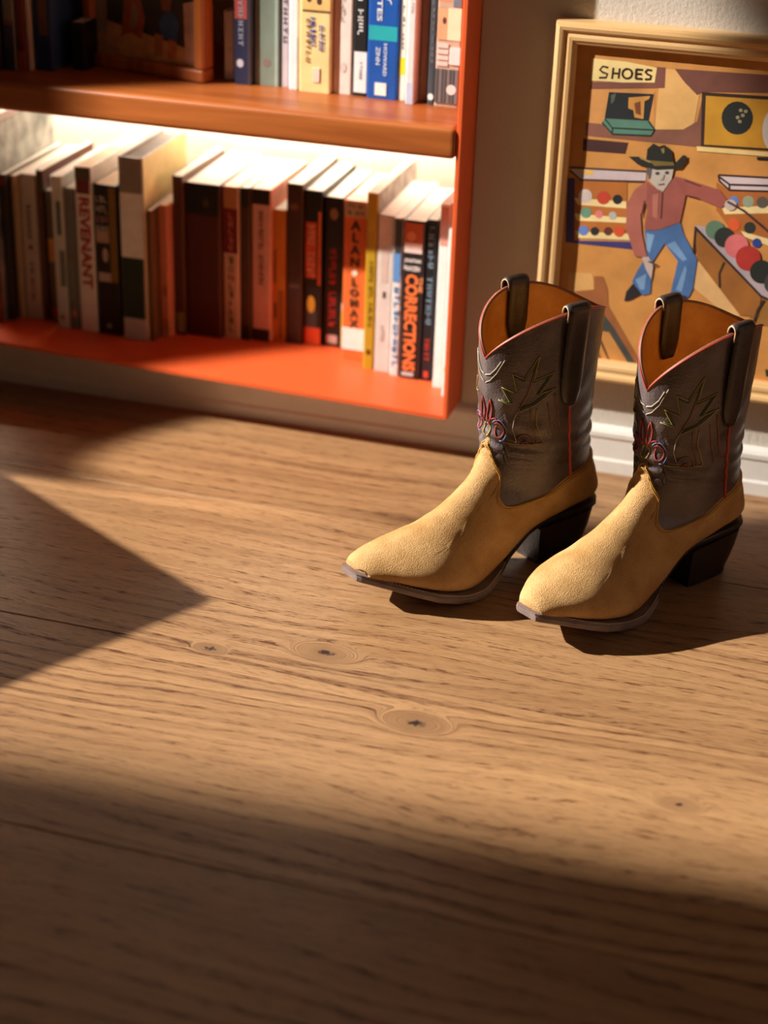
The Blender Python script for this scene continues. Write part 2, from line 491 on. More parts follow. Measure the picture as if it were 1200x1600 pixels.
# slim lamp under the shelf: lights the back of the lower compartment
led = tag(empty('strip_light', (-0.65, 0.205, 0.372)), 'slim strip light mounted under the middle shelf', 'light')
box('housing', (-0.63, -0.014, 0.006), (0.63, 0.014, 0.0128), plain((200, 200, 198), 0.4), led)
mt, nt, b_ = new_mat('lamp_diffuser')
b_.inputs['Base Color'].default_value = (1, 0.95, 0.85, 1)
b_.inputs['Emission Color'].default_value = (1.0, 0.90, 0.72, 1)
b_.inputs['Emission Strength'].default_value = 36.0
nzz = N(nt, 'ShaderNodeTexNoise'); nzz.inputs['Scale'].default_value = 40
nt.links.new(math_node(nt, 'ADD', 0.4, math_node(nt, 'MULTIPLY', nzz.outputs['Fac'], 0.1)), b_.inputs['Roughness'])
box('diffuser', (-0.625, -0.011, 0.0), (0.625, 0.011, 0.006), mt, led)
PAINTING = {
 'painted_backdrop': [
  ([1085,3448,1128,3675,1240,3674,1366,3542,1483,3686,1550,3681,1511,3040,1086,2996],(214,168,105),1),
  ([319,3374,1042,3421,1086,2996,305,2995],(196,140,82),1),
  ([1239,3685,2377,3715,2401,3531,1575,3462,1513,3422,1366,3542],(112,70,60),2),
  ([305,2995,1086,2996,1400,3028,1545,3134,1576,3451,1665,2873,1555,2850,318,2846],(128,84,70),2),
  ([1015,3686,1138,3687,1150,3465,319,3374,335,3454,1033,3510],(122,76,66),2),
  ([293,2809,806,2817,784,2687,298,2670],(66,40,40),2),
  ([263,1216,527,1238,592,1046,389,868,254,875],(205,158,96),2),
  ([1694,1607,2317,953,2145,929,1689,1240],(216,172,116),2),
  ([554,1204,661,1218,734,1065,757,867,1216,189,1144,178,744,688,566,790,339,887,330,987,568,1043],(150,92,52),3),
  ([571,728,688,781,849,600,1143,191,1047,177,794,541,598,552],(66,68,66),4),
  ([575,560,627,386,647,395,596,567],(80,50,35),4),
  ([627,386,706,177,727,186,647,395],(80,50,35),4),
  ([612,562,714,371,733,383,631,574],(80,50,35),4),
  ([714,371,810,178,829,189,733,383],(80,50,35),4),
  ([2897,1093,2892,1032,2861,973,2807,921,2735,883,2652,862,2567,860,2487,877,2421,912,2376,961,2355,1020,2361,1082,2393,1141,2447,1192,2519,1229,2602,1250,2686,1251,2765,1234,2830,1199,2875,1151],(150,105,50),2),
  ([2651,334,2743,347,2755,260,2674,248],(30,50,30),3),
 ],
 'painted_sign': [
  ([317,3715,698,3712,1043,3678,1033,3514,675,3480,322,3469],(228,204,140),5),
  ([508,3638,441,3648,448,3627,505,3616],(48,26,22),6),
  ([441,3648,402,3595,425,3597,448,3627],(48,26,22),6),
  ([402,3595,445,3561,455,3581,425,3597],(48,26,22),6),
  ([445,3561,494,3551,513,3564,455,3581],(48,26,22),6),
  ([494,3551,484,3526,495,3506,513,3564],(48,26,22),6),
  ([484,3526,411,3520,413,3498,495,3506],(48,26,22),6),
  ([551,3633,547,3510,569,3509,574,3632],(48,26,22),6),
  ([622,3633,619,3521,641,3520,644,3632],(48,26,22),6),
  ([557,3561,634,3564,633,3586,557,3583],(48,26,22),6),
  ([764,3589,763,3571,784,3565,786,3587],(48,26,22),6),
  ([763,3571,756,3558,774,3544,784,3565],(48,26,22),6),
  ([756,3558,744,3547,756,3528,774,3544],(48,26,22),6),
  ([744,3547,729,3541,734,3520,756,3528],(48,26,22),6),
  ([729,3541,714,3541,710,3519,734,3520],(48,26,22),6),
  ([714,3541,699,3547,687,3528,710,3519],(48,26,22),6),
  ([699,3547,687,3557,669,3544,687,3528],(48,26,22),6),
  ([687,3557,680,3571,659,3565,669,3544],(48,26,22),6),
  ([680,3571,679,3587,656,3589,659,3565],(48,26,22),6),
  ([679,3587,683,3602,663,3611,656,3589],(48,26,22),6),
  ([683,3602,693,3614,677,3630,663,3611],(48,26,22),6),
  ([693,3614,706,3622,698,3643,677,3630],(48,26,22),6),
  ([706,3622,721,3625,721,3647,698,3643],(48,26,22),6),
  ([721,3625,737,3622,745,3643,721,3647],(48,26,22),6),
  ([737,3622,750,3614,765,3631,745,3643],(48,26,22),6),
  ([750,3614,760,3602,780,3612,765,3631],(48,26,22),6),
  ([760,3602,764,3585,786,3591,780,3612],(48,26,22),6),
  ([806,3645,808,3534,830,3534,828,3646],(48,26,22),6),
  ([818,3628,890,3630,889,3652,817,3650],(48,26,22),6),
  ([819,3579,881,3582,880,3605,817,3601],(48,26,22),6),
  ([819,3527,895,3530,894,3552,818,3550],(48,26,22),6),
  ([989,3655,935,3658,942,3637,987,3633],(48,26,22),6),
  ([935,3658,908,3618,930,3621,942,3637],(48,26,22),6),
  ([908,3618,941,3588,951,3607,930,3621],(48,26,22),6),
  ([941,3588,976,3579,994,3592,951,3607],(48,26,22),6),
  ([976,3579,973,3558,986,3540,994,3592],(48,26,22),6),
  ([973,3558,920,3550,924,3529,986,3540],(48,26,22),6),
 ],
 'painted_shoebox': [
  ([537,3361,1035,3387,1008,3086,514,3058],(33,38,42),5),
  ([762,3322,999,3363,989,3326,942,3299,950,3100,847,3108,828,3186,769,3203],(196,140,70),6),
  ([831,3265,897,3295,917,3138,860,3155],(120,70,40),7),
  ([563,3329,618,3357,603,3265,572,3228],(80,90,80),6),
  ([519,3063,1004,3085,1086,2996,1052,2923,619,2896,488,3014],(84,124,108),5),
  ([513,3053,612,2957,614,2973,525,3064],(25,50,45),7),
  ([612,2957,1078,2982,1077,2998,614,2973],(25,50,45),7),
  ([605,2965,606,2896,622,2896,621,2965],(25,50,45),7),
  ([483,3008,618,2889,620,2904,494,3020],(25,50,45),7),
  ([618,2889,1054,2915,1051,2931,620,2904],(25,50,45),7),
  ([1054,2915,1093,2998,1078,2993,1051,2931],(25,50,45),7),
  ([1093,2998,1010,3091,998,3080,1078,2993],(25,50,45),7),
 ],
 'painted_ball_panel': [
  ([1560,3460,2418,3489,2475,2896,1616,2864],(56,38,30),5),
  ([1608,3425,2422,3452,2471,2921,1650,2886],(192,140,44),6),
  ([2147,3233,2145,3176,2128,3123,2095,3079,2051,3048,1999,3034,1945,3037,1894,3058,1851,3095,1821,3143,1806,3199,1807,3256,1826,3309,1859,3353,1903,3383,1954,3397,2008,3393,2058,3372,2101,3336,2131,3288],(36,40,40),7),
  ([2481,3129,2485,3060,2478,2996,2460,2945,2434,2910,2402,2895,2367,2903,2332,2931,2302,2978,2278,3038,2264,3106,2261,3175,2268,3238,2286,3290,2312,3324,2344,3338,2379,3331,2413,3302,2443,3256,2466,3196],(196,188,184),7),
  ([2025,3306,2020,3291,2006,3284,1990,3288,1982,3302,1986,3316,2001,3324,2017,3319],(150,140,110),8),
  ([2054,3253,2049,3238,2034,3231,2018,3235,2010,3249,2015,3263,2030,3271,2046,3266],(150,140,110),8),
  ([2002,3225,1997,3211,1983,3203,1966,3207,1958,3221,1963,3236,1978,3243,1994,3239],(150,140,110),8),
  ([2081,3300,2076,3286,2062,3278,2046,3283,2037,3296,2042,3311,2057,3318,2073,3314],(150,140,110),8),
  ([2029,3183,2025,3168,2010,3161,1994,3165,1986,3179,1990,3194,2005,3201,2021,3197],(150,140,110),8),
  ([1572,2859,2499,2878,2505,2831,1582,2805],(224,196,130),7),
  ([2242,2810,2506,2827,2510,2793,2247,2776],(40,30,28),7),
 ],
 'painted_rack': [
  ([232,2334,838,2366,885,1750,282,1725],(176,106,48),4),
  ([149,2336,233,2346,287,1608,986,1677,988,1587,186,1576],(58,54,112),5),
  ([167,2457,1044,2507,1044,2394,291,2333],(196,180,184),5),
  ([316,2450,444,2459,437,2404,332,2404],(226,180,80),6),
  ([163,2450,1044,2501,1043,2522,162,2472],(70,40,40),6),
  ([163,2420,302,2324,303,2345,176,2437],(70,40,40),6),
  ([302,2324,1044,2383,1043,2404,303,2345],(70,40,40),6),
  ([245,2113,848,2142,855,2059,296,2037],(232,206,150),5),
  ([265,1930,866,1952,872,1888,302,1849],(232,206,150),5),
  ([294,1722,958,1768,942,1693,329,1643],(232,206,150),5),
  ([451,2161,448,2129,433,2101,409,2080,379,2071,348,2073,321,2088,301,2112,292,2142,296,2174,311,2202,335,2222,365,2232,396,2229,423,2215,443,2191],(206,190,188),6),
  ([661,2163,657,2133,643,2105,620,2086,591,2076,561,2079,534,2093,516,2116,507,2145,510,2176,525,2203,548,2223,577,2232,607,2230,633,2216,652,2192],(186,66,48),6),
  ([801,2160,799,2138,789,2118,772,2104,751,2097,729,2099,710,2109,696,2126,690,2148,692,2170,703,2189,720,2204,741,2210,762,2209,781,2198,795,2182],(34,36,40),6),
  ([461,1965,459,1940,447,1917,427,1901,404,1893,379,1895,357,1906,341,1926,335,1950,337,1975,349,1998,369,2014,393,2022,417,2020,439,2008,454,1989],(100,140,120),6),
  ([596,1962,595,1943,586,1926,572,1914,554,1908,536,1910,520,1918,508,1933,503,1950,505,1969,514,1986,528,1998,545,2004,564,2002,580,1994,591,1979],(214,122,122),6),
  ([754,1963,752,1945,744,1928,729,1916,712,1910,694,1912,678,1920,666,1934,661,1952,663,1971,672,1988,686,2000,703,2005,721,2004,737,1995,749,1981],(170,172,165),6),
  ([444,1750,442,1726,431,1705,413,1689,390,1682,367,1684,347,1695,333,1713,326,1735,329,1759,340,1780,358,1795,380,1803,403,1801,423,1790,438,1772],(96,124,190),6),
  ([568,1755,565,1735,556,1717,541,1704,523,1698,503,1700,486,1709,474,1724,469,1743,471,1763,480,1780,495,1793,514,1799,533,1798,550,1789,562,1774],(36,38,44),6),
  ([722,1773,720,1754,711,1736,696,1723,678,1717,658,1719,641,1728,629,1743,624,1762,626,1781,635,1799,650,1812,668,1818,688,1816,705,1807,717,1792],(96,52,40),6),
  ([862,1788,860,1763,848,1740,829,1723,806,1716,781,1718,759,1729,744,1749,736,1773,739,1798,751,1821,770,1837,793,1845,818,1843,840,1831,855,1812],(206,82,46),6),
 ],
 'painted_return': [
  ([1848,2561,2547,2600,2566,2457,1991,2403,1854,2504],(200,186,190),5),
  ([1848,2549,2548,2588,2546,2611,1847,2572],(62,34,34),6),
  ([1837,2558,1859,2486,1875,2501,1858,2564],(62,34,34),6),
  ([1859,2486,1990,2391,1991,2414,1875,2501],(62,34,34),6),
  ([1990,2391,2568,2439,2566,2461,1991,2414],(62,34,34),6),
  ([2002,2405,1986,2479,1970,2463,1980,2401],(62,34,34),6),
  ([1986,2479,1867,2549,1856,2529,1970,2463],(62,34,34),6),
  ([1979,2455,2560,2502,2557,2525,1977,2478],(62,34,34),6),
  ([1835,2478,1991,2398,2568,2445,2648,1846,2173,1835,1873,2155],(168,100,48),4),
  ([1925,2196,2588,2297,2599,2212,1968,2123],(230,204,150),5),
  ([2170,1953,2645,1869,2657,1775,2224,1889],(230,204,150),5),
  ([2108,2288,2107,2264,2097,2243,2080,2228,2058,2221,2035,2223,2015,2234,2000,2252,1993,2274,1994,2298,2004,2319,2022,2334,2043,2341,2066,2339,2086,2328,2101,2310],(96,124,190),6),
  ([2275,2305,2274,2279,2262,2255,2243,2239,2219,2231,2194,2233,2171,2245,2155,2265,2147,2290,2148,2316,2160,2339,2179,2356,2203,2364,2228,2362,2251,2350,2267,2330],(140,150,130),6),
  ([2431,2314,2430,2288,2419,2264,2400,2247,2376,2240,2351,2242,2328,2254,2311,2274,2303,2299,2305,2325,2316,2348,2335,2365,2359,2373,2384,2371,2406,2358,2423,2339],(90,84,76),6),
  ([2157,2023,2155,1995,2143,1969,2122,1951,2096,1942,2069,1945,2045,1958,2027,1979,2018,2006,2020,2035,2032,2060,2053,2078,2079,2087,2106,2085,2130,2072,2148,2050],(206,88,48),6),
  ([2331,2008,2329,1982,2318,1958,2299,1941,2275,1933,2249,1935,2227,1947,2210,1968,2202,1993,2203,2019,2215,2043,2234,2060,2258,2068,2283,2066,2306,2054,2323,2034],(44,50,46),6),
  ([2418,1841,2417,1820,2408,1801,2393,1787,2374,1781,2353,1782,2335,1792,2322,1808,2315,1828,2317,1850,2325,1868,2341,1882,2360,1889,2380,1887,2398,1877,2411,1861],(40,66,140),6),
  ([1655,1915,2494,1199,2489,964,2281,960,1723,1562],(150,96,44),7),
  ([1650,1958,1759,1956,2708,1397,2743,1134,2490,1227],(172,158,166),8),
  ([1645,1929,2484,1207,2498,1229,1661,1949],(44,34,34),9),
  ([2484,1207,2739,1121,2746,1147,2498,1229],(44,34,34),9),
  ([2022,1569,1981,1427,2006,1426,2046,1561],(50,38,34),9),
  ([1981,1427,2005,1256,2030,1260,2006,1426],(50,38,34),9),
  ([2519,1184,2466,1053,2490,1045,2542,1174],(50,38,34),9),
  ([2466,1053,2439,899,2464,894,2490,1045],(50,38,34),9),
  ([1652,1916,1661,1628,1686,1629,1677,1917],(50,38,34),9),
  ([1989,1943,1988,1909,1977,1876,1956,1849,1928,1829,1896,1820,1863,1821,1831,1834,1805,1855,1786,1884,1777,1918,1778,1953,1790,1985,1810,2012,1838,2032,1870,2041,1904,2039,1935,2027,1961,2006,1980,1977],(92,124,100),10),
  ([2112,1870,2111,1833,2099,1798,2077,1769,2048,1749,2014,1739,1978,1740,1944,1753,1916,1776,1896,1807,1887,1843,1888,1880,1900,1915,1922,1944,1951,1964,1985,1974,2021,1972,2054,1960,2082,1937,2102,1906],(40,46,44),10),
  ([2279,1788,2278,1744,2264,1703,2239,1669,2204,1644,2164,1632,2122,1634,2082,1649,2049,1676,2026,1713,2014,1755,2015,1799,2029,1840,2055,1875,2090,1899,2130,1911,2172,1909,2211,1894,2244,1867,2268,1830],(206,108,112),10),
  ([2432,1663,2431,1617,2416,1574,2390,1537,2353,1511,2311,1499,2267,1500,2225,1516,2190,1545,2165,1584,2153,1628,2154,1675,2169,1718,2196,1754,2232,1780,2274,1792,2318,1791,2359,1775,2394,1746,2419,1708],(168,50,44),10),
  ([2591,1522,2590,1479,2577,1438,2552,1404,2518,1380,2479,1367,2438,1369,2399,1384,2366,1411,2342,1447,2331,1489,2332,1533,2345,1573,2370,1607,2404,1632,2443,1643,2484,1642,2523,1627,2556,1600,2579,1564],(34,38,36),10),
  ([2752,1403,2752,1362,2739,1323,2716,1290,2684,1267,2647,1256,2608,1257,2571,1271,2540,1297,2517,1331,2506,1371,2507,1412,2519,1451,2543,1484,2575,1507,2612,1518,2651,1516,2688,1502,2719,1477,2741,1443],(60,60,60),10),
 ],
 'painted_bowler': [
  ([1088,1835,1228,1839,1479,1982,1542,1830,1723,1562,1713,1194,1671,1089,1463,1111,1507,1511,1335,1703,1223,1475,1230,1080,1143,1049,1004,1200,1057,1343,1150,1539],(70,106,158),12),
  ([1115,1802,1209,1789,1174,1566,1134,1610],(120,156,196),13),
  ([1360,1687,1447,1746,1608,1548,1565,1518],(112,148,190),13),
  ([1521,1168,1593,1473,1621,1427,1593,1153],(112,148,190),13),
  ([1042,1230,1163,1320,1159,1121,1112,1115],(116,150,192),13),
  ([937,949,950,1068,1022,1183,1122,1061,1007,976],(34,32,38),13),
  ([1457,1036,1471,1125,1657,1107,1641,1035],(60,34,56),13),
  ([1054,2402,1177,2334,1270,2321,1357,2476,1513,2301,1481,1971,1227,1844,1083,1841,1093,2063,1037,2341],(152,86,78),14),
  ([1065,2415,927,2286,861,2120,871,1845,1007,1509,1153,1510,1067,1767,1024,2007,1081,2181],(166,98,86),15),
  ([1355,2494,1482,2481,1879,2395,1990,2274,1921,2189,1666,2267,1491,2294],(148,82,74),15),
  ([1242,2294,1255,1987,1272,1988,1258,2295],(90,48,46),16),
  ([1482,2454,1670,2405,1674,2421,1486,2470],(90,48,46),16),
  ([1525,2283,1664,2264,1666,2280,1527,2299],(90,48,46),16),
  ([1050,2179,1030,1986,1046,1984,1066,2177],(90,48,46),16),
  ([1138,2258,1206,2278,1224,1983,1165,2000],(178,112,98),16),
  ([2089,2246,2088,2226,2081,2208,2067,2192,2050,2181,2029,2175,2008,2176,1989,2183,1972,2195,1960,2211,1955,2230,1956,2250,1963,2268,1976,2284,1994,2295,2014,2300,2035,2300,2055,2293,2072,2281,2083,2265],(190,172,166),16),
  ([1979,2262,2169,2179,2181,2201,1988,2285],(70,44,44),17),
  ([2169,2179,2638,1858,2651,1880,2181,2201],(70,44,44),17),
  ([1092,1507,1171,1522,1232,1427,1228,1259,1159,1356],(190,172,166),16),
  ([1169,1459,1275,1426,1288,1440,1175,1478],(84,60,50),17),
  ([1275,1426,1222,1423,1227,1404,1288,1440],(84,60,50),17),
  ([1039,2552,1345,2590,1334,2456,1253,2306,1182,2328,1088,2416],(186,176,168),17),
  ([1039,2552,1108,2559,1101,2441,1080,2427],(90,90,92),18),
  ([1198,2511,1191,2497,1172,2489,1152,2492,1143,2505,1150,2519,1168,2526,1188,2523],(60,62,66),18),
  ([1301,2529,1295,2515,1278,2508,1260,2511,1251,2524,1257,2538,1274,2545,1292,2541],(60,62,66),18),
  ([1245,2501,1238,2447,1250,2440,1258,2499],(110,90,86),18),
  ([1238,2447,1215,2442,1219,2429,1250,2440],(110,90,86),18),
  ([1197,2369,1265,2386,1261,2402,1193,2385],(120,60,60),18),
  ([825,2663,935,2675,1030,2644,1138,2597,1351,2637,1431,2745,1472,2743,1478,2681,1420,2589,1155,2546,944,2583],(38,38,34),19),
  ([1027,2632,1029,2771,1090,2842,1155,2815,1216,2839,1295,2783,1341,2627,1174,2585],(34,36,34),20),
  ([1053,2646,1338,2654,1346,2618,1128,2589],(110,96,50),21),
  ([1180,2787,1215,2807,1225,2753,1204,2737],(130,116,70),21),
  ([956,2655,1075,2617,1081,2635,962,2673],(150,130,80),21),
 ],
}

# ------------------------------------------------------------------ lettering
_txt = {}
READABLE = set(['REVENANT', 'CORRECTIONS', 'THE', 'JONATHAN', 'FRANZEN', 'HISTORY', 'UNITED STATES', 'HOWARD', 'ZINN'] + list('ALNOMX'))
def text_poly(body, bold=0.0):
    """mesh of a word lying in the xy plane, normalised: x from 0..w, y from 0..1 (cap height)"""
    key = (body, bold)
    if key in _txt: return _txt[key]
    if body not in READABLE:
        # print too small or too soft to read: rows of letter-like strokes
        V, F, x = [], [], 0.0
        for ch in body:
            if ch != ' ':
                k = ord(ch)
                st = [(0, 0, .22, 1)] if k % 3 else [(0.2, 0, .42, 1)]
                if k % 2: st.append((.44, 0, .66, 1))
                st.append(((0, .78, .66, 1), (0, .40, .66, .60), (0, 0, .66, .22))[k % 3])
                if k % 5 == 0: st.append((0, 0, .66, .2))
                for (a, b_, c, d) in st:
                    n0 = len(V)
                    V += [(x + a, b_), (x + c, b_), (x + c, d), (x + a, d)]
                    F.append((n0, n0 + 1, n0 + 2, n0 + 3))
            x += 0.9
        _txt[key] = (V, F, max(x - 0.24, 0.66))
        return _txt[key]
    cu = bpy.data.curves.new('lettering', 'FONT')
    cu.body = body
    cu.size = 1.0
    cu.offset = bold
    cu.resolution_u = 2
    o = bpy.data.objects.new('lettering_tmp', cu)
    COL.objects.link(o)
    dg = bpy.context.evaluated_depsgraph_get()
    me = bpy.data.meshes.new_from_object(o.evaluated_get(dg))
    V = [v.co.copy() for v in me.vertices]
    F = [tuple(p.vertices) for p in me.polygons]
    bpy.data.objects.remove(o, do_unlink=True)
    bpy.data.curves.remove(cu)
    bpy.data.meshes.remove(me)
    x0 = min(v.x for v in V); x1 = max(v.x for v in V)
    y0 = min(v.y for v in V); y1 = max(v.y for v in V)
    V = [((v.x - x0) / (y1 - y0), (v.y - y0) / (y1 - y0)) for v in V]
    _txt[key] = (V, F, (x1 - x0) / (y1 - y0))
    return _txt[key]

def letters(parent, body, mat, y, cx, ztop, zbot, height, mode='down', bold=0.02, name='title_lettering'):
    """print on a spine (plane facing -y). 'down': reads top to bottom; 'stack': upright letters one below the other; 'across'"""
    verts, faces = [], []
    if mode == 'stack':
        chars = list(body)
        step = (ztop - zbot) / len(chars)
        for i, ch in enumerate(chars):
            if ch == ' ': continue
            V, F, w = text_poly(ch, bold)
            hh = step * 0.78
            sx = min(height / w, hh * 1.05) if w > 0.1 else hh
            zc = ztop - step * (i + 0.5)
            b = len(verts)
            verts += [(cx + (vx - w / 2) * sx, y, zc + (vy - 0.5) * hh) for vx, vy in V]
            faces += [tuple(b + k for k in f) for f in F]
    else:
        V, F, w = text_poly(body, bold)
        if mode == 'down':
            L = ztop - zbot
            sx = L / w
            verts = [(cx + (vy - 0.5) * height, y, ztop - vx * sx) for vx, vy in V]
        else:
            L = height
            sx = L / w
            hh = ztop - zbot
            verts = [(cx + (vx - w / 2) * sx, y, zbot + vy * hh) for vx, vy in V]
        faces = F
    return pydata(name, verts, faces, mat, parent)

PR = 0.45
def ink(c): return plain(c, PR, 0.06, 80)

def book(key, label, color, decor=(), depth=0.13, hard=False, pages=None, right_cover=None, h=None, group='books on the lower shelf', top_in=None):
    x0, x1, y, z, hh = BOOKS[key]
    if h: hh = h
    if z < 0.2: z = zs(x0) + 0.0002
    else: z = 0.4212
    w = x1 - x0
    depth = min(depth, BACKY - 0.004 - y)
    root = tag(empty('book', (x0, y, z)), label, 'book', group)
    cm = plain(color, 0.42, 0.08, 45)
    t = 0.0022 if hard else 0.0009
    t = min(t, w * 0.12)
    r = min(0.0022, w * 0.2)
    # cover: U-shaped wrap of spine and two boards with rounded spine corners
    prof = [(0, depth), (0, r), (r * 0.3, r * 0.3), (r, 0), (w - r, 0), (w - r * 0.3, r * 0.3), (w, r), (w, depth),
            (w - t, depth), (w - t, t + r * 0.4), (t, t + r * 0.4), (t, depth)]
    n = len(prof)
    vs = [(px, py, 0) for px, py in prof] + [(px, py, hh) for px, py in prof]
    fs = [(i, (i + 1) % n, n + (i + 1) % n, n + i) for i in range(n)]
    quads = [(0, 1, 10, 11), (1, 2, 10), (2, 3, 10), (3, 4, 9, 10), (4, 5, 9), (5, 6, 9), (6, 7, 8, 9)]
    for q in quads:
        fs.append(tuple(reversed(q)))
        fs.append(tuple(n + k for k in q))
    cov = pydata('cover', vs, fs, cm, root)
    ti = top_in if top_in is not None else (0.004 if hard else 0.0006)
    box('page_block', (t + 0.0001, t + r * 0.4 + 0.0002, ti), (w - t - 0.0001, depth - (0.004 if hard else 0.0008), hh - ti), pages or M_PAGES, root)
    if right_cover:
        box('back_cover', (w + 0.0001, r, 0.0006), (w + 0.0006, depth - 0.0005, hh - 0.0006), right_cover, root)
    for i, d in enumerate(decor):
        yy = -0.00022 - 0.00012 * i
        if d[0] == 'band':
            a, b_, c = d[1:4]
            fa, fb = (d[4], d[5]) if len(d) > 4 else (0.0, 1.0)
            e0 = r * 0.6 if fa == 0 else 0
            e1 = r * 0.6 if fb == 1 else 0
            box('spine_panel', (w * fa + e0, yy, hh * a), (w * fb - e1, 0.0004, hh * b_), ink(c), root)
        elif d[0] == 'spot':
            _, fx, fz, rx, rz, c = d
            nn = 14
            v2 = [(w * fx + rx * math.cos(2 * math.pi * k / nn), yy - 0.0001, hh * fz + rz * math.sin(2 * math.pi * k / nn)) for k in range(nn)]
            pydata('spine_emblem', v2, [tuple(range(nn))], ink(c), root)
        else:
            mode, body, a, b_, hf, c = d[:6]
            cx = (d[6] if len(d) > 6 else 0.5) * w
            letters(root, body, ink(c), yy - 0.0002, cx, hh * b_, hh * a, w * hf, mode, d[7] if len(d) > 7 else 0.02)
    return root

BOOKS = {
'l1':(-0.6463,-0.6278,-0.0028,0.0815,0.262),'l2':(-0.6270,-0.6169,0.0084,0.0812,0.198),'l3':(-0.6161,-0.6085,0.0202,0.0810,0.195),
'l4':(-0.6077,-0.5849,0.0273,0.0806,0.197),'l5':(-0.5841,-0.5744,0.0278,0.0802,0.204),'l6':(-0.5736,-0.5622,0.0300,0.0800,0.178),
'l7':(-0.5556,-0.5395,0.0119,0.0795,0.205),'l8':(-0.5387,-0.5230,0.0135,0.0792,0.191),'l9':(-0.5222,-0.4984,0.0127,0.0787,0.222),
'l10':(-0.4971,-0.4648,0.0135,0.0781,0.202),'l11':(-0.4600,-0.4269,0.0105,0.0772,0.243),'l12':(-0.4255,-0.4185,0.0158,0.0767,0.176),
'l13':(-0.4177,-0.4049,0.0345,0.0766,0.179),'l14':(-0.4041,-0.3896,0.0505,0.0763,0.215),'l15':(-0.3888,-0.3418,0.0576,0.0755,0.207),
'l16':(-0.3410,-0.3196,0.0661,0.0748,0.206),'l17':(-0.3188,-0.3052,0.0691,0.0744,0.206),'l18':(-0.3044,-0.2784,0.0734,0.0739,0.206),
'l19':(-0.2776,-0.2612,0.0805,0.0734,0.180),'l20':(-0.2604,-0.2383,0.0823,0.0730,0.216),'l21':(-0.2375,-0.2135,0.0879,0.0725,0.209),
'l22':(-0.2127,-0.1881,0.0942,0.0719,0.202),'l23':(-0.1873,-0.1790,0.0900,0.0716,0.176),'l24':(-0.1770,-0.1415,0.0626,0.0710,0.211),
'l25':(-0.1402,-0.1260,0.0385,0.0704,0.232),'l26':(-0.1246,-0.1041,0.0370,0.0700,0.207),'l27':(-0.1023,-0.0904,0.0312,0.0696,0.208),
'l28':(-0.0888,-0.0621,0.0290,0.0692,0.208),'l29':(-0.0613,-0.0473,0.0314,0.0687,0.211),'l30':(-0.0411,-0.0287,0.0153,0.0683,0.238),
'l31':(-0.0234,-0.0134,-0.0079,0.0679,0.215),
'u1':(-0.6102,-0.5937,-0.0237,0.4210,0.24),'u2':(-0.5929,-0.5777,-0.0166,0.4210,0.23),'u3':(-0.5769,-0.5657,-0.0136,0.4210,0.24),
'u4':(-0.5651,-0.5612,-0.0098,0.4210,0.22),'u5':(-0.5604,-0.5370,-0.0005,0.4210,0.25),'u6':(-0.5192,-0.5009,0.0178,0.4210,0.058),
'u8':(-0.3297,-0.3163,0.0463,0.4210,0.082),'u9':(-0.3107,-0.2877,0.0314,0.4210,0.21),'u10':(-0.2869,-0.2546,0.0370,0.4210,0.24),
'u11':(-0.2538,-0.2435,0.0396,0.4210,0.21),'u12':(-0.2408,-0.2285,0.0316,0.4210,0.21),'u13':(-0.2261,-0.1868,0.0269,0.4210,0.21),
'u14':(-0.1860,-0.1624,0.0338,0.4210,0.21),'u15':(-0.1616,-0.1435,0.0331,0.4210,0.20),'u16':(-0.1422,-0.1051,0.0290,0.4210,0.21),
'u17':(-0.1043,-0.0956,0.0322,0.4210,0.20),'u18':(-0.0918,-0.0809,0.0188,0.4210,0.21),'u19':(-0.0801,-0.0700,0.0393,0.4210,0.22),
'u20':(-0.0662,-0.0586,0.0254,0.4210,0.21),'u21':(-0.0578,-0.0278,0.0240,0.4210,0.23),
}
GREYMOT = leather('grey_mottled_cover', (92, 92, 88), (170, 166, 158), 0.5, 60, 0.0)
CREAMC = plain((214, 190, 130), 0.5, 0.18, 25)

book('l1', 'tall dark red book with grey mottled cover at the left edge, lower shelf', (110, 30, 18), depth=0.175, right_cover=GREYMOT)
book('l2', 'narrow black book beside the tall dark red one, lower shelf', (34, 30, 26), [('band', .93, .985, (120, 30, 24))], depth=0.17)
book('l3', 'narrow beige book with tan edge near the left end, lower shelf', (184, 160, 128), depth=0.16)
book('l4', 'pale grey book with small dark stacked lettering, left part of lower shelf', (198, 186, 174),
     [('down', 'ESSAYS', .56, .80, .26, (86, 78, 72)), ('spot', .5, .50, .003, .0035, (90, 60, 66)), ('down', 'SELECTED', .12, .40, .24, (92, 84, 78))], depth=0.155)
book('l5', 'dark red brown narrow book with olive top, lower shelf', (84, 32, 20), [('band', .86, .99, (84, 76, 26))], depth=0.155)
book('l6', 'thin olive book with orange label, lower shelf', (104, 96, 70), [('band', .46, .64, (222, 160, 60)), ('band', .02, .10, (190, 84, 70))], depth=0.15)
book('l7', 'mottled white and grey green book next to thin olive one, lower shelf', (208, 210, 202),
     [('band', .62, .84, (86, 106, 96), .4, .8), ('band', .28, .52, (110, 124, 114), .5, .95), ('spot', .5, .07, .003, .004, (130, 126, 122))], depth=0.16)
book('l8', 'dark grey mottled book with pink emblem at its foot, lower shelf', (118, 120, 112),
     [('band', .55, .9, (120, 116, 122), .35, .75), ('band', .2, .5, (128, 132, 124), .1, .6), ('spot', .5, .11, .0035, .005, (214, 140, 140))], depth=0.15)
book('l9', 'white book with large red capitals running down its spine', (240, 234, 226),
     [('band', .92, .995, (100, 84, 58)), ('band', .84, .92, (120, 48, 40), .1, .9), ('down', 'REVENANT', .27, .82, .62, (172, 40, 44), .55, .035)], depth=0.165, pages=M_PAGES2)
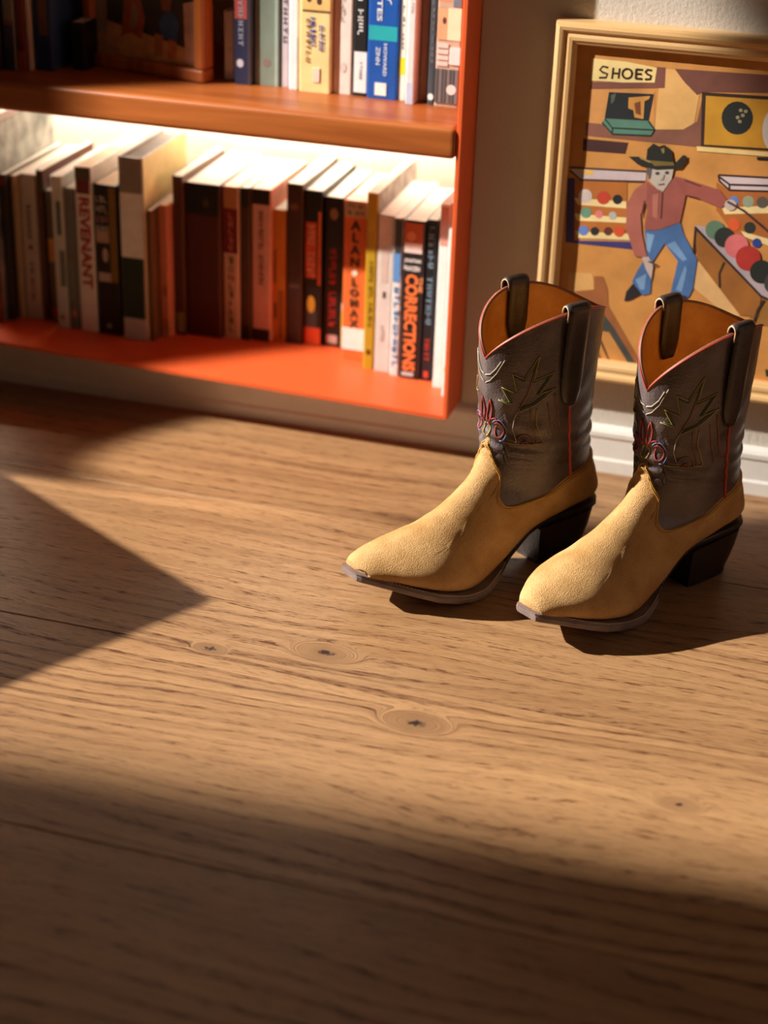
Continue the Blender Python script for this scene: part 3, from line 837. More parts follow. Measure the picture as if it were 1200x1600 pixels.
book('l10', 'black book with white striped lettering and gold strip, lower shelf', (36, 26, 20),
     [('band', .36, .985, (140, 104, 26), .66, 1.0), ('band', .36, .42, (196, 172, 160), .1, .64), ('band', .62, .70, (198, 160, 140), .08, .62),
      ('across', 'tub', .885, .925, .48, (214, 206, 198), .34), ('across', 'LAND', .815, .865, .48, (214, 206, 198), .34), ('across', 'SEA', .75, .80, .5, (176, 132, 136), .34),
      ('across', 'SKY', .70, .735, .5, (214, 206, 198), .36), ('spot', .45, .54, .004, .010, (200, 170, 156)), ('spot', .5, .06, .004, .004, (150, 146, 140))], depth=0.165, pages=M_PAGES2)
book('l11', 'tall hardback with grey, white and dark green spine and cream cover', (150, 142, 134),
     [('band', .46, .81, (246, 246, 244), .05, .95), ('band', .12, .46, (36, 56, 44), .05, .95), ('band', .002, .12, (206, 200, 198), .0, 1.0)], depth=0.145, hard=True, right_cover=CREAMC, pages=plain((128, 118, 110), 0.8))
book('l12', 'short brown narrow book beside the tall cream hardback', (110, 76, 46), depth=0.14)
book('l13', 'short salmon pink book with orange flourishes', (206, 130, 98), [('spot', .6, .36, .003, .008, (170, 100, 56)), ('band', .05, .14, (178, 116, 40), .2, 1.0)], depth=0.13, pages=M_PAGES2)
book('l14', 'dark brown book with small green square near its foot', (80, 44, 28), [('band', .08, .145, (138, 132, 40), .25, .95), ('band', .02, .08, (150, 124, 92), .3, .9)], depth=0.15)
book('l15', 'thick dark maroon hardback with black top, widest on the lower shelf', (78, 32, 22), [('band', .80, .995, (22, 18, 16)), ('spot', .6, .88, .004, .006, (76, 56, 32))], depth=0.165)
book('l16', 'tan, dark red and cream striped book with stacked lettering', (206, 176, 150),
     [('band', .86, .99, (178, 128, 84)), ('band', .57, .86, (112, 22, 20)), ('stack', 'LIVES', .58, .84, .34, (196, 120, 100)), ('stack', 'WONDERFUL', .04, .55, .36, (96, 74, 50))], depth=0.15)
book('l17', 'plain dark brown book right of the tan and red one', (74, 46, 24), [('band', .88, .995, (26, 30, 22)), ('band', .0, .10, (26, 22, 18))], depth=0.15)
book('l18', 'pink cream book with black top and foot and small dark letters', (212, 164, 148),
     [('band', .90, .995, (30, 22, 18)), ('band', .0, .08, (40, 30, 26)), ('down', 'COLLECTED STORIES', .38, .86, .26, (120, 84, 74))], depth=0.145, right_cover=plain((226, 150, 124), 0.5))
book('l19', 'short amber gold book with worn dark stripes', (196, 124, 24), [('band', .45, .70, (110, 60, 20), .0, .25), ('band', .02, .40, (150, 92, 22), .45, .9), ('band', .18, .3, (96, 52, 20), .0, .3)], depth=0.135)
book('l20', 'dark chocolate brown book right of the amber one', (66, 42, 34), [('spot', .5, .86, .006, .004, (116, 76, 60)), ('band', .36, .375, (110, 76, 66), .2, .8)], depth=0.145)
book('l21', 'black book with red label, yellow patch and orange square foot', (24, 18, 16),
     [('band', .44, .80, (206, 84, 54), .08, .68), ('down', 'LAST NOTES', .45, .78, .42, (232, 180, 150), .38), ('band', .40, .87, (222, 116, 60), .78, .93),
      ('band', .10, .24, (62, 58, 56), .1, .75), ('spot', .42, .27, .0055, .012, (224, 168, 52)), ('band', .005, .115, (226, 76, 32), .06, .96)], depth=0.14)
book('l22', 'black book with red lettering and white emblem at its foot', (26, 18, 16),
     [('down', 'SHADOW DIVIDE', .14, .66, .36, (190, 44, 32), .5, .03), ('spot', .52, .89, .0055, .008, (150, 122, 92)), ('band', .02, .075, (214, 186, 180), .2, .8)], depth=0.135)
book('l23', 'thin dark green book with yellow lower spine', (48, 58, 44), [('band', .02, .36, (222, 204, 74)), ('band', .30, .36, (220, 214, 190))], depth=0.12)
book('l24', 'orange book with large dark stacked capitals and white label', (224, 110, 54),
     [('band', .90, .99, (206, 176, 148)), ('across', 'THE MAN', .955, .98, .6, (90, 56, 40), .45), ('across', 'OF SONG', .915, .94, .6, (90, 56, 40), .45),
      ('stack', 'ALAN', .585, .89, .62, (70, 34, 24), .45, .05), ('spot', .45, .555, .004, .004, (244, 226, 206)), ('stack', 'LOMAX', .20, .53, .56, (78, 52, 36), .45, .05),
      ('band', .06, .20, (236, 230, 228), .02, .86), ('band', .0, .985, (232, 196, 160), .90, 1.0)], depth=0.135)
book('l25', 'tall mustard yellow narrow book with grey mottled cover', (182, 150, 34), [('down', 'ROOTS AND RIVERS', .25, .62, .34, (92, 76, 24), .55), ('spot', .5, .1, .003, .004, (80, 60, 24))], depth=0.175, right_cover=GREYMOT)
book('l26', 'off white book with tiny dark mark, right part of lower shelf', (214, 204, 198), [('band', .48, .52, (70, 66, 66), .42, .62), ('down', 'POEMS', .2, .3, .2, (190, 180, 172)), ('band', .58, .8, (206, 186, 176), .3, .7)], depth=0.16)
book('l27', 'white paperback with blue lettering on a narrow spine', (226, 224, 222), [('band', .64, .99, (62, 66, 70)), ('band', .60, .78, (96, 150, 214), .05, .8), ('down', 'UNDERGROUND', .06, .57, .55, (70, 150, 206), .5, .03)], depth=0.165, pages=M_PAGES)
book('l28', 'black novel with large orange capitals running down its spine', (34, 30, 32),
     [('band', .86, .985, (178, 84, 44), .02, .9), ('spot', .35, .90, .006, .006, (206, 128, 84)), ('band', .80, .86, (232, 212, 206), .04, .88), ('across', 'JONATHAN', .735, .765, .80, (230, 228, 228), .46, .03), ('across', 'FRANZEN', .69, .72, .76, (230, 228, 228), .44, .03),
      ('down', 'CORRECTIONS', .05, .67, .62, (232, 124, 66), .46, .045), ('down', 'THE', .56, .66, .2, (232, 150, 96), .88, .03), ('band', .018, .04, (196, 190, 188), .12, .7)], depth=0.15)
book('l29', 'dark navy book with grey blue lettering and red foot text', (28, 30, 36),
     [('down', 'POWERS HISTORY', .36, .96, .48, (120, 150, 172), .5, .03), ('down', 'NORTH', .13, .27, .42, (206, 66, 52), .5, .03), ('band', .02, .06, (206, 70, 50), .3, .7)], depth=0.15)
book('l30', 'white tall book second from the right side panel, lower shelf', (232, 230, 228), [('band', .78, .985, (206, 150, 138))], depth=0.17)
book('l31', 'thin white booklet with blue strip against the right side panel', (234, 232, 230), [('band', .66, .92, (70, 84, 190), .5, 1.0), ('spot', .5, .17, .003, .005, (226, 190, 60))], depth=0.18)

UG = 'books on the upper shelf'
book('u1', 'black book at the left edge of the upper shelf', (26, 24, 24), depth=0.15, group=UG)
book('u2', 'grey brown book with purple navy lower spine, upper shelf', (128, 116, 100), [('band', .0, .25, (62, 58, 84)), ('band', .24, .26, (140, 70, 54))], depth=0.15, group=UG)
book('u3', 'dark red book with orange foot, upper shelf', (112, 34, 16), [('band', .0, .10, (176, 78, 34), .1, .9)], depth=0.15, group=UG)
book('u4', 'thin cream booklet between red and blue books, upper shelf', (190, 172, 150), depth=0.14, group=UG)
book('u5', 'blue hardback with brown spine label, upper shelf', (30, 52, 96), [('band', .17, .34, (110, 72, 40), .35, .85)], depth=0.16, hard=True, group=UG, right_cover=plain((52, 84, 128), 0.45, 0.3, 14))
book('u6', 'short black book left of the framed picture, upper shelf', (20, 20, 22), depth=0.08, group=UG)
book('u8', 'short white booklet right of the framed picture, upper shelf', (222, 220, 218), [('spot', .6, .45, .002, .004, (196, 196, 198))], depth=0.14, group=UG)
book('u9', 'book fading from red to navy with silver letters, upper shelf', (58, 58, 84),
     [('band', .37, 1.0, (200, 92, 88), .0, .72), ('band', .0, .37, (44, 50, 84), .0, .72), ('down', 'BLUE HORIZON', .22, .66, .26, (186, 190, 206), .4), ('spot', .35, .12, .0045, .005, (220, 222, 230)), ('band', .0, 1.0, (70, 60, 66), .74, 1.0)], depth=0.15, group=UG)
book('u10', 'grey green clothbound book, upper shelf', (128, 142, 130), [('spot', .5, .115, .005, .005, (140, 116, 108)), ('band', .0, 1.0, (160, 176, 166), .82, .94)], depth=0.15, hard=True, group=UG)
book('u11', 'narrow lavender grey book with dark letters, upper shelf', (196, 184, 190), [('band', .0, 1.0, (40, 36, 38), .0, .14), ('down', 'CONVERSATIONS', .25, .92, .42, (120, 110, 120), .55)], depth=0.15, group=UG)
book('u12', 'plain white narrow book left of the yellow one, upper shelf', (230, 226, 230), [('band', .0, .3, (120, 112, 120), .86, 1.0)], depth=0.15, group=UG)
book('u13', 'yellow book with small picture and purple blue letters, upper shelf', (230, 206, 146),
     [('band', .60, .66, (82, 90, 98), .08, 1.0), ('band', .46, .60, (220, 184, 116), .1, 1.0), ('spot', .3, .52, .003, .004, (90, 60, 40)), ('spot', .62, .51, .003, .004, (80, 54, 40)), ('band', .45, .458, (110, 76, 50), .1, 1.0),
      ('down', 'LIVE', .34, .42, .17, (78, 84, 170), .42, .04), ('down', 'WITH', .26, .33, .17, (78, 84, 170), .42, .04), ('down', 'FRIENDS', .17, .41, .12, (150, 110, 60), .28), ('down', 'Stories', .24, .38, .14, (90, 92, 178), .70), ('band', .06, .14, (224, 206, 190), .45, .66)], depth=0.15, group=UG)
book('u14', 'cream white book with faint letters, upper shelf', (228, 214, 206), [('band', .60, 1.0, (206, 168, 160)), ('stack', 'NOVEL', .40, .58, .2, (200, 188, 180)), ('spot', .55, .15, .004, .006, (206, 192, 186))], depth=0.15, group=UG)
book('u15', 'black book with white capitals and white label, upper shelf', (32, 34, 34), [('down', 'THE ROAD', .36, .66, .36, (226, 226, 226), .5, .035), ('band', .02, .26, (232, 232, 234), .12, .98), ('down', 'press', .1, .2, .2, (150, 152, 158), .6)], depth=0.15, group=UG)
book('u16', 'wide blue book with white lettering and teal band, upper shelf', (28, 84, 170),
     [('band', .325, .405, (40, 168, 178)), ('down', 'HISTORY', .52, .92, .16, (224, 232, 244), .68, .02), ('down', 'UNITED STATES', .43, .98, .17, (224, 232, 244), .38, .02),
      ('down', 'HOWARD', .13, .31, .12, (206, 220, 238), .60), ('down', 'ZINN', .19, .29, .14, (206, 220, 238), .36), ('band', .02, .09, (236, 236, 232), .28, .66)], depth=0.15, group=UG)
book('u17', 'thin cream book with yellow sticker, upper shelf', (232, 226, 216), [('band', .15, .25, (226, 206, 40)), ('down', 'notes', .30, .55, .22, (150, 146, 140))], depth=0.15, group=UG)
book('u18', 'white book with pale blue foot, upper shelf', (230, 226, 226), [('band', .0, .12, (190, 204, 232)), ('down', 'atlas', .5, .6, .2, (190, 186, 190))], depth=0.15, group=UG)
book('u19', 'grey beige book set back near the right end, upper shelf', (172, 160, 148), depth=0.15, group=UG)
book('u20', 'narrow slate grey book with white dot at foot, upper shelf', (72, 80, 88), [('spot', .5, .045, .0035, .004, (236, 236, 236)), ('down', 'design', .2, .6, .3, (120, 128, 136))], depth=0.15, group=UG)
rows = []
for k in range(5):
    rows.append(('band', .52 + k * .042, .55 + k * .042, (206, 150, 118), .0, .55))
rows += [('band', .50, .68, (110, 128, 144), .62, .92), ('band', .335, .49, (240, 224, 190), .0, 1.0), ('band', .335, .49, (222, 170, 130), .0, .42), ('spot', .3, .43, .0022, .004, (80, 70, 56))]
for k in range(4):
    rows.append(('band', .205 + k * .03, .225 + k * .03, (216, 204, 198), .0, .5))
rows += [('band', .215, .30, (222, 222, 224), .56, .98)]
for k in range(6):
    rows.append(('band', .02, .19, (92 + 24 * (k % 2), 92 + 24 * (k % 2), 94 + 24 * (k % 2)), .02 + k * .16, .14 + k * .16))
rows.append(('spot', .7, .09, .006, .006, (220, 216, 214)))
book('u21', 'book with collage of brick and stripe pictures beside the side panel, upper shelf', (196, 170, 150), rows, depth=0.15, group=UG)

# ------------------------------------------------------------------ small framed picture standing on the upper shelf
fp = tag(empty('framed_picture', (-0.515, 0.060, 0.4212)), 'dark wood framed picture of figures standing on the upper shelf', 'picture')
ang = math.atan2(0.012 - 0.060, -0.342 + 0.515)
fp.rotation_euler = (0, 0, ang + math.radians(4))
FW, FH = 0.178, 0.20
M_DW = stained_wood('reddish_frame_wood', (150, 74, 30), (206, 116, 48), 0.35, 2)
box('frame_rail', (0, -0.012, 0), (FW, 0.012, 0.016), M_DW, fp, 0.003, 2)
box('frame_rail', (0, -0.012, FH - 0.016), (FW, 0.012, FH), M_DW, fp, 0.003, 2)
box('frame_rail', (0, -0.012, 0.016), (0.014, 0.012, FH - 0.016), M_DW, fp, 0.003, 2)
box('frame_rail', (FW - 0.014, -0.012, 0.016), (FW, 0.012, FH - 0.016), M_DW, fp, 0.003, 2)
pic = box('picture_sheet', (0.012, -0.002, 0.014), (FW - 0.012, 0.004, FH - 0.014), plain((62, 52, 36), 0.4, 0.4, 30), fp)
def blob(name, pts, c, lift, parent):
    return pydata(name, [(x / 1000.0, -0.0022 - lift * 0.0002, z / 1000.0) for x, z in pts], [tuple(range(len(pts)))], plain(c, 0.45, 0.2, 60), parent)
blob('printed_ground', [(14, 16), (166, 16), (166, 34), (120, 42), (60, 52), (14, 60)], (206, 158, 104), 1, pic)
blob('printed_figure', [(52, 40), (66, 46), (82, 40), (88, 66), (80, 96), (70, 110), (58, 90)], (170, 88, 50), 2, pic)
blob('printed_figure', [(64, 50), (74, 52), (80, 74), (70, 84)], (160, 120, 92), 3, pic)
blob('printed_figure', [(112, 46), (134, 42), (138, 66), (130, 78), (116, 76), (108, 62)], (60, 92, 150), 3, pic)
blob('printed_figure', [(114, 78), (126, 78), (128, 100), (118, 108), (110, 96)], (140, 78, 50), 2, pic)
blob('printed_figure', [(100, 22), (112, 22), (114, 48), (102, 50)], (190, 130, 90), 3, pic)
blob('printed_figure', [(120, 22), (132, 22), (134, 44), (122, 46)], (196, 124, 84), 3, pic)
blob('printed_post', [(146, 18), (166, 18), (166, 96), (144, 90)], (216, 176, 156), 2, pic)
blob('printed_post', [(14, 40), (30, 40), (34, 150), (14, 150)], (160, 142, 124), 2, pic)

# ------------------------------------------------------------------ painting in a pine frame on the wall
PF_X0, PF_X1, PF_Z0, PF_Z1 = 0.0905, 0.640, 0.125, 0.541
pf = tag(empty('framed_painting', (PF_X0, 0.0, PF_Z0)), 'painting of a bowler and a SHOES sign in a pale pine frame on the wall', 'painting')
fw_, fh_ = PF_X1 - PF_X0, PF_Z1 - PF_Z0
# rail profile: (distance in from the outer edge, distance out from the wall)
rp_ = [(0.0, 0.0), (0.0, 0.026), (0.0015, 0.0295), (0.005, 0.031), (0.0085, 0.0300), (0.0105, 0.0275), (0.0125, 0.0268), (0.016, 0.0278), (0.0195, 0.0272), (0.0215, 0.0255), (0.0235, 0.0245), (0.0245, 0.0235), (0.0245, 0.0)]
def rail(corner_a, corner_b, inward, mat):
    a, b_ = Vector(corner_a), Vector(corner_b)
    d = (b_ - a).normalized()
    vs = []
    for p, s in ((a, 1), (b_, -1)):
        for t, o in rp_:
            q = p + Vector(inward) * t + d * (t * s)
            vs.append((q.x, -o, q.z))
    n = len(rp_)
    fs = [(i, i + 1, n + i + 1, n + i) for i in range(n - 1)] + [(n - 1, 0, n, 2 * n - 1)]
    fs += [tuple(range(n - 1, -1, -1)), tuple(range(n, 2 * n))]
    bm = bmesh.new()
    bv = [bm.verts.new(v) for v in vs]
    for f in fs: bm.faces.new([bv[i] for i in f])
    return from_bm('frame_rail', bm, mat, pf)
rail((0, 0, 0), (fw_, 0, 0), (0, 0, 1), M_PINE)
rail((0, 0, fh_), (fw_, 0, fh_), (0, 0, -1), M_PINE)
rail((0, 0, 0), (0, 0, fh_), (1, 0, 0), M_PINE_V)
rail((fw_, 0, 0), (fw_, 0, fh_), (-1, 0, 0), M_PINE_V)
def canvas_paint(c):
    c = tuple(min(255, v * 1.06) for v in c)
    return plain(c, 0.6, 0.14, 34, 0.25)
cv = box('canvas', (0.024, -0.0150, 0.024), (fw_ - 0.024, -0.004, fh_ - 0.024), canvas_paint((196, 138, 74)), pf)
GROUPS = [(g, p) for g, p in PAINTING.items() if g != 'painted_backdrop'] + [('painted_patch', [p]) for p in PAINTING['painted_backdrop']]
for gname, polys in GROUPS:
    bm = bmesh.new()
    mats = []
    for pi, (flat, c, lift) in enumerate(polys):
        if c not in mats: mats.append(c)
        pts = [(0.1 + flat[i] / 1e4 - PF_X0, 0.13 + flat[i + 1] / 1e4 - PF_Z0) for i in range(0, len(flat), 2)]
        lim = fh_ - 0.0247
        vs = [bm.verts.new((min(max(x, 0.0247), fw_ - 0.0247), -0.0151 - lift * 0.00006 - pi * 0.000012, min(max(z, 0.0247), lim))) for x, z in pts]
        for tri in tessellate_polygon([[v.co for v in vs]]):
            f = bm.faces.new([vs[k] for k in tri])
            f.material_index = mats.index(c)
            f.normal_update()
            if f.normal.y > 0: f.normal_flip()
    me = bpy.data.meshes.new(gname)
    bm.to_mesh(me); bm.free()
    for c in mats: me.materials.append(canvas_paint(c))
    link_mesh(gname, me, None, cv)

# ------------------------------------------------------------------ cowboy boots
# profile keys in the boot's own frame: x runs heel -> toe, z up.  T front/top line, B back/bottom line, half width, roundness, low-slung
KEYS = [
 # Tx,   Tz,    Bx,    Bz,    w,     p,    q
 (.155, .312,  .005, .312, .0495, 1.00, 1.00),
 (.155, .255,  .006, .255, .0485, 1.00, 1.00),
 (.151, .200,  .008, .200, .0465, 1.00, 1.00),
 (.147, .160,  .009, .155, .0445, 1.00, 1.00),
 (.148, .138,  .006, .118, .0425, 0.98, 0.95),
 (.155, .123, -.004, .090, .0410, 0.92, 0.88),
 (.166, .111, -.006, .066, .0400, 0.85, 0.80),
 (.181, .100,  .034, .058, .0385, 0.78, 0.74),
 (.198, .089,  .088, .048, .0385, 0.74, 0.70),
 (.216, .081,  .140, .021, .0450, 0.70, 0.64),
 (.236, .073,  .185, .0095, .0525, 0.66, 0.60),
 (.256, .065,  .220, .0135, .0515, 0.66, 0.60),
 (.274, .058,  .250, .0205, .0420, 0.68, 0.62),
 (.288, .053,  .272, .0265, .0305, 0.70, 0.66),
 (.297, .049,  .288, .0285, .0220, 0.75, 0.72),
 (.302, .044,  .297, .0305, .0155, 0.85, 0.80),
]
NK = len(KEYS) - 1
_KT = []
for _i in range(NK * 64 + 1):
    _v = min(_i / 64.0, NK - 1e-9)
    _k = int(_v); _t = _v - _k
    _p = [KEYS[max(_k - 1, 0)], KEYS[_k], KEYS[_k + 1], KEYS[min(_k + 2, NK)]]
    _KT.append(tuple(0.5 * (2 * p1 + (p2 - p0) * _t + (2 * p0 - 5 * p1 + 4 * p2 - p3) * _t * _t + (-p0 + 3 * p1 - 3 * p2 + p3) * _t ** 3) for p0, p1, p2, p3 in zip(*_p)))
def key_at(v):
    f = min(max(v, 0.0), NK - 1e-6) * 64.0
    i = int(f); t = f - i
    return tuple(a_ + (b_ - a_) * t for a_, b_ in zip(_KT[i], _KT[i + 1]))

def crease(u, v):
    """soft leather folds, metres outward"""
    a = abs(u)
    d = 0.0
    g = math.exp(-((v - 3.1) / 0.75) ** 2)
    d += 0.0021 * g * math.sin(v * 13.0 + 2.2 * math.cos(u * 1.5)) * (0.4 + 0.6 * math.cos(a) ** 2)
    d += 0.0007 * math.exp(-((v - 9.0) / 1.2) ** 2) * math.sin(v * 5.0 + 1.0 * a) * max(0.0, math.cos(a * 0.7))
    d += 0.0010 * math.exp(-((v - 4.1) / 0.5) ** 2 - ((a - 1.0) / 0.5) ** 2) * math.sin(v * 21.0 + 3.0 * a)
    d += 0.0007 * math.exp(-((v - 2.0) / 1.1) ** 2) * math.sin(9.0 * a + 5.0 * v) * math.sin(4.0 * v + 1.3 * a)
    d += 0.0011 * math.sin(3 * u + 1.0 + v) * math.exp(-((v - 1.6) / 1.3) ** 2)
    d += 0.0022 * math.exp(-((v - 5.9) / 0.8) ** 2 - ((a - 0.75) / 0.35) ** 2) * -1.0
    return d

BULGE = [0.0]
def centre(x, curl):
    return curl * max(0.0, x - 0.16) ** 2 * 4.0 + BULGE[0] * math.exp(-((x - 0.225) / 0.045) ** 2)

def surf0(u, v, curl=0.0):
    k = key_at(v)
    s = ((1 - math.cos(u)) / 2) ** k[6] if k[6] < 0.999 else (1 - math.cos(u)) / 2
    sn = math.sin(u)
    y = math.copysign(abs(sn) ** k[5], sn) * k[4]
    x = k[0] + (k[2] - k[0]) * s
    z = k[1] + (k[3] - k[1]) * s
    y += centre(x, curl)
    return Vector((x, y, z))

def surf(u, v, off=0.0, curl=0.0, fold=True):
    p = surf0(u, v, curl)
    du = surf0(u + 0.01, v, curl) - surf0(u - 0.01, v, curl)
    dv = surf0(u, v + 0.01, curl) - surf0(u, v - 0.01, curl)
    n = dv.cross(du)
    if n.length < 1e-12:
        return p
    n.normalize()
    if v < 4.5:
        if n.x * (p.x - 0.078) + n.y * p.y < 0: n = -n
    else:
        k = key_at(v)
        mid = Vector(((k[0] + k[2]) / 2, 0, (k[1] + k[3]) / 2))
        if n.dot(p - mid) < 0: n = -n
    return p + n * (off + (crease(u, v) if fold else 0.0))

def interp(tab, a):
    """monotone-ish cubic through (angle in degrees, value)"""
    a = abs(a)
    n = len(tab)
    for i in range(n - 1):
        a0, v0 = tab[i]; a1, v1 = tab[i + 1]
        if a <= a1 or i == n - 2:
            m0 = 0.0 if i == 0 else (v1 - tab[i - 1][1]) / (a1 - tab[i - 1][0])
            m1 = 0.0 if i == n - 2 else (tab[i + 2][1] - v0) / (tab[i + 2][0] - a0)
            h = a1 - a0
            t = min(1.0, (a - a0) / h)
            return (2 * t ** 3 - 3 * t * t + 1) * v0 + (t ** 3 - 2 * t * t + t) * h * m0 + (-2 * t ** 3 + 3 * t * t) * v1 + (t ** 3 - t * t) * h * m1

SEAM = [(0, 3.05), (4, 3.1), (10, 3.5), (16, 4.0), (23, 4.45), (27.5, 4.8), (30, 5.6), (34, 6.25), (40, 6.65), (48, 6.9), (56, 6.85), (65, 6.35), (75, 5.7), (92, 4.85), (115, 4.35), (145, 4.0), (180, 3.85)]
RIM_DIP = [0.052]
def rim_z(deg):
    d = abs(deg)
    if d < 95: return 0.302 - RIM_DIP[0] + RIM_DIP[0] * math.sin(math.radians(d * 90 / 95)) ** 0.92
    return 0.302 - 0.021 * (0.5 - 0.5 * math.cos(math.pi * (d - 95) / 85))
def v_of_z(z):
    lo, hi = 0.0, 3.0
    for _ in range(30):
        mid = (lo + hi) / 2
        if key_at(mid)[1] > z: lo = mid
        else: hi = mid
    return lo
def v_rim(u): return v_of_z(rim_z(math.degrees(u)))
def v_seam(u): return interp(SEAM, math.degrees(u))

NU = 132
US = [-math.pi + 2 * math.pi * i / NU for i in range(NU)]
def sheet(name, vtop, vbot, rows, offs, mat, parent, curl, close_end=False, ease=1.0):
    verts, faces = [], []
    for j in range(rows + 1):
        t = (j / rows) ** ease
        for u in US:
            a, b_ = vtop(u), vbot(u)
            v = a + (b_ - a) * t
            o = offs(t, u)
            verts.append(surf(u, v, o, curl))
    for j in range(rows):
        for i in range(NU):
            k = (i + 1) % NU
            faces.append((j * NU + i, j * NU + k, (j + 1) * NU + k, (j + 1) * NU + i))
    if close_end:
        base = rows * NU
        c = sum((verts[base + i] for i in range(NU)), Vector()) / NU
        verts.append(c + Vector((0.0012, 0, 0)))
        ci = len(verts) - 1
        for i in range(NU):
            faces.append((base + i, base + (i + 1) % NU, ci))
    bm = bmesh.new()
    bv = [bm.verts.new(v) for v in verts]
    for f in faces: bm.faces.new([bv[i] for i in f])
    bmesh.ops.recalc_face_normals(bm, faces=bm.faces)
    return from_bm(name, bm, mat, parent, True)

def on_shaft(uz, off=0.0010, curl=0.0):
    """(degrees round from the front, height in m) -> point just off the shaft"""
    u, z = math.radians(uz[0]), uz[1]
    return surf(u, v_of_z(z), off, curl)

def sole_z(x):
    tab = [(-0.012, .0525), (.05, .0515), (.085, .0485), (.105, .0375), (.13, .0205), (.15, .0095), (.17, .0032), (.185, .0012), (.20, .0025), (.222, .0065), (.25, .0135), (.275, .0205), (.308, .0295)]
    for (a0, v0), (a1, v1) in zip(tab[:-1], tab[1:]):
        if x <= a1:
            t = (x - a0) / (a1 - a0)
            return v0 + (v1 - v0) * t
    return tab[-1][1]

def sole_hw(x):
    tab = [(-0.009, .010), (-.005, .020), (.005, .030), (.025, .036), (.06, .0345), (.10, .0290), (.13, .0330), (.155, .0455), (.18, .0540), (.21, .0570), (.24, .0540), (.262, .0430), (.28, .0310), (.292, .0240), (.300, .0195), (.305, .0165), (.307, .013)]
    for (a0, v0), (a1, v1) in zip(tab[:-1], tab[1:]):
        if x <= a1:
            t = max(0.0, (x - a0) / (a1 - a0))
            return v0 + (v1 - v0) * t
    return tab[-1][1]

def smooth_closed(pts, it=2):
    for _ in range(it):
        q = []
        for i in range(len(pts)):
            a, b_ = Vector(pts[i]), Vector(pts[(i + 1) % len(pts)])
            q += [a * 0.75 + b_ * 0.25, a * 0.25 + b_ * 0.75]
        pts = q
    return pts

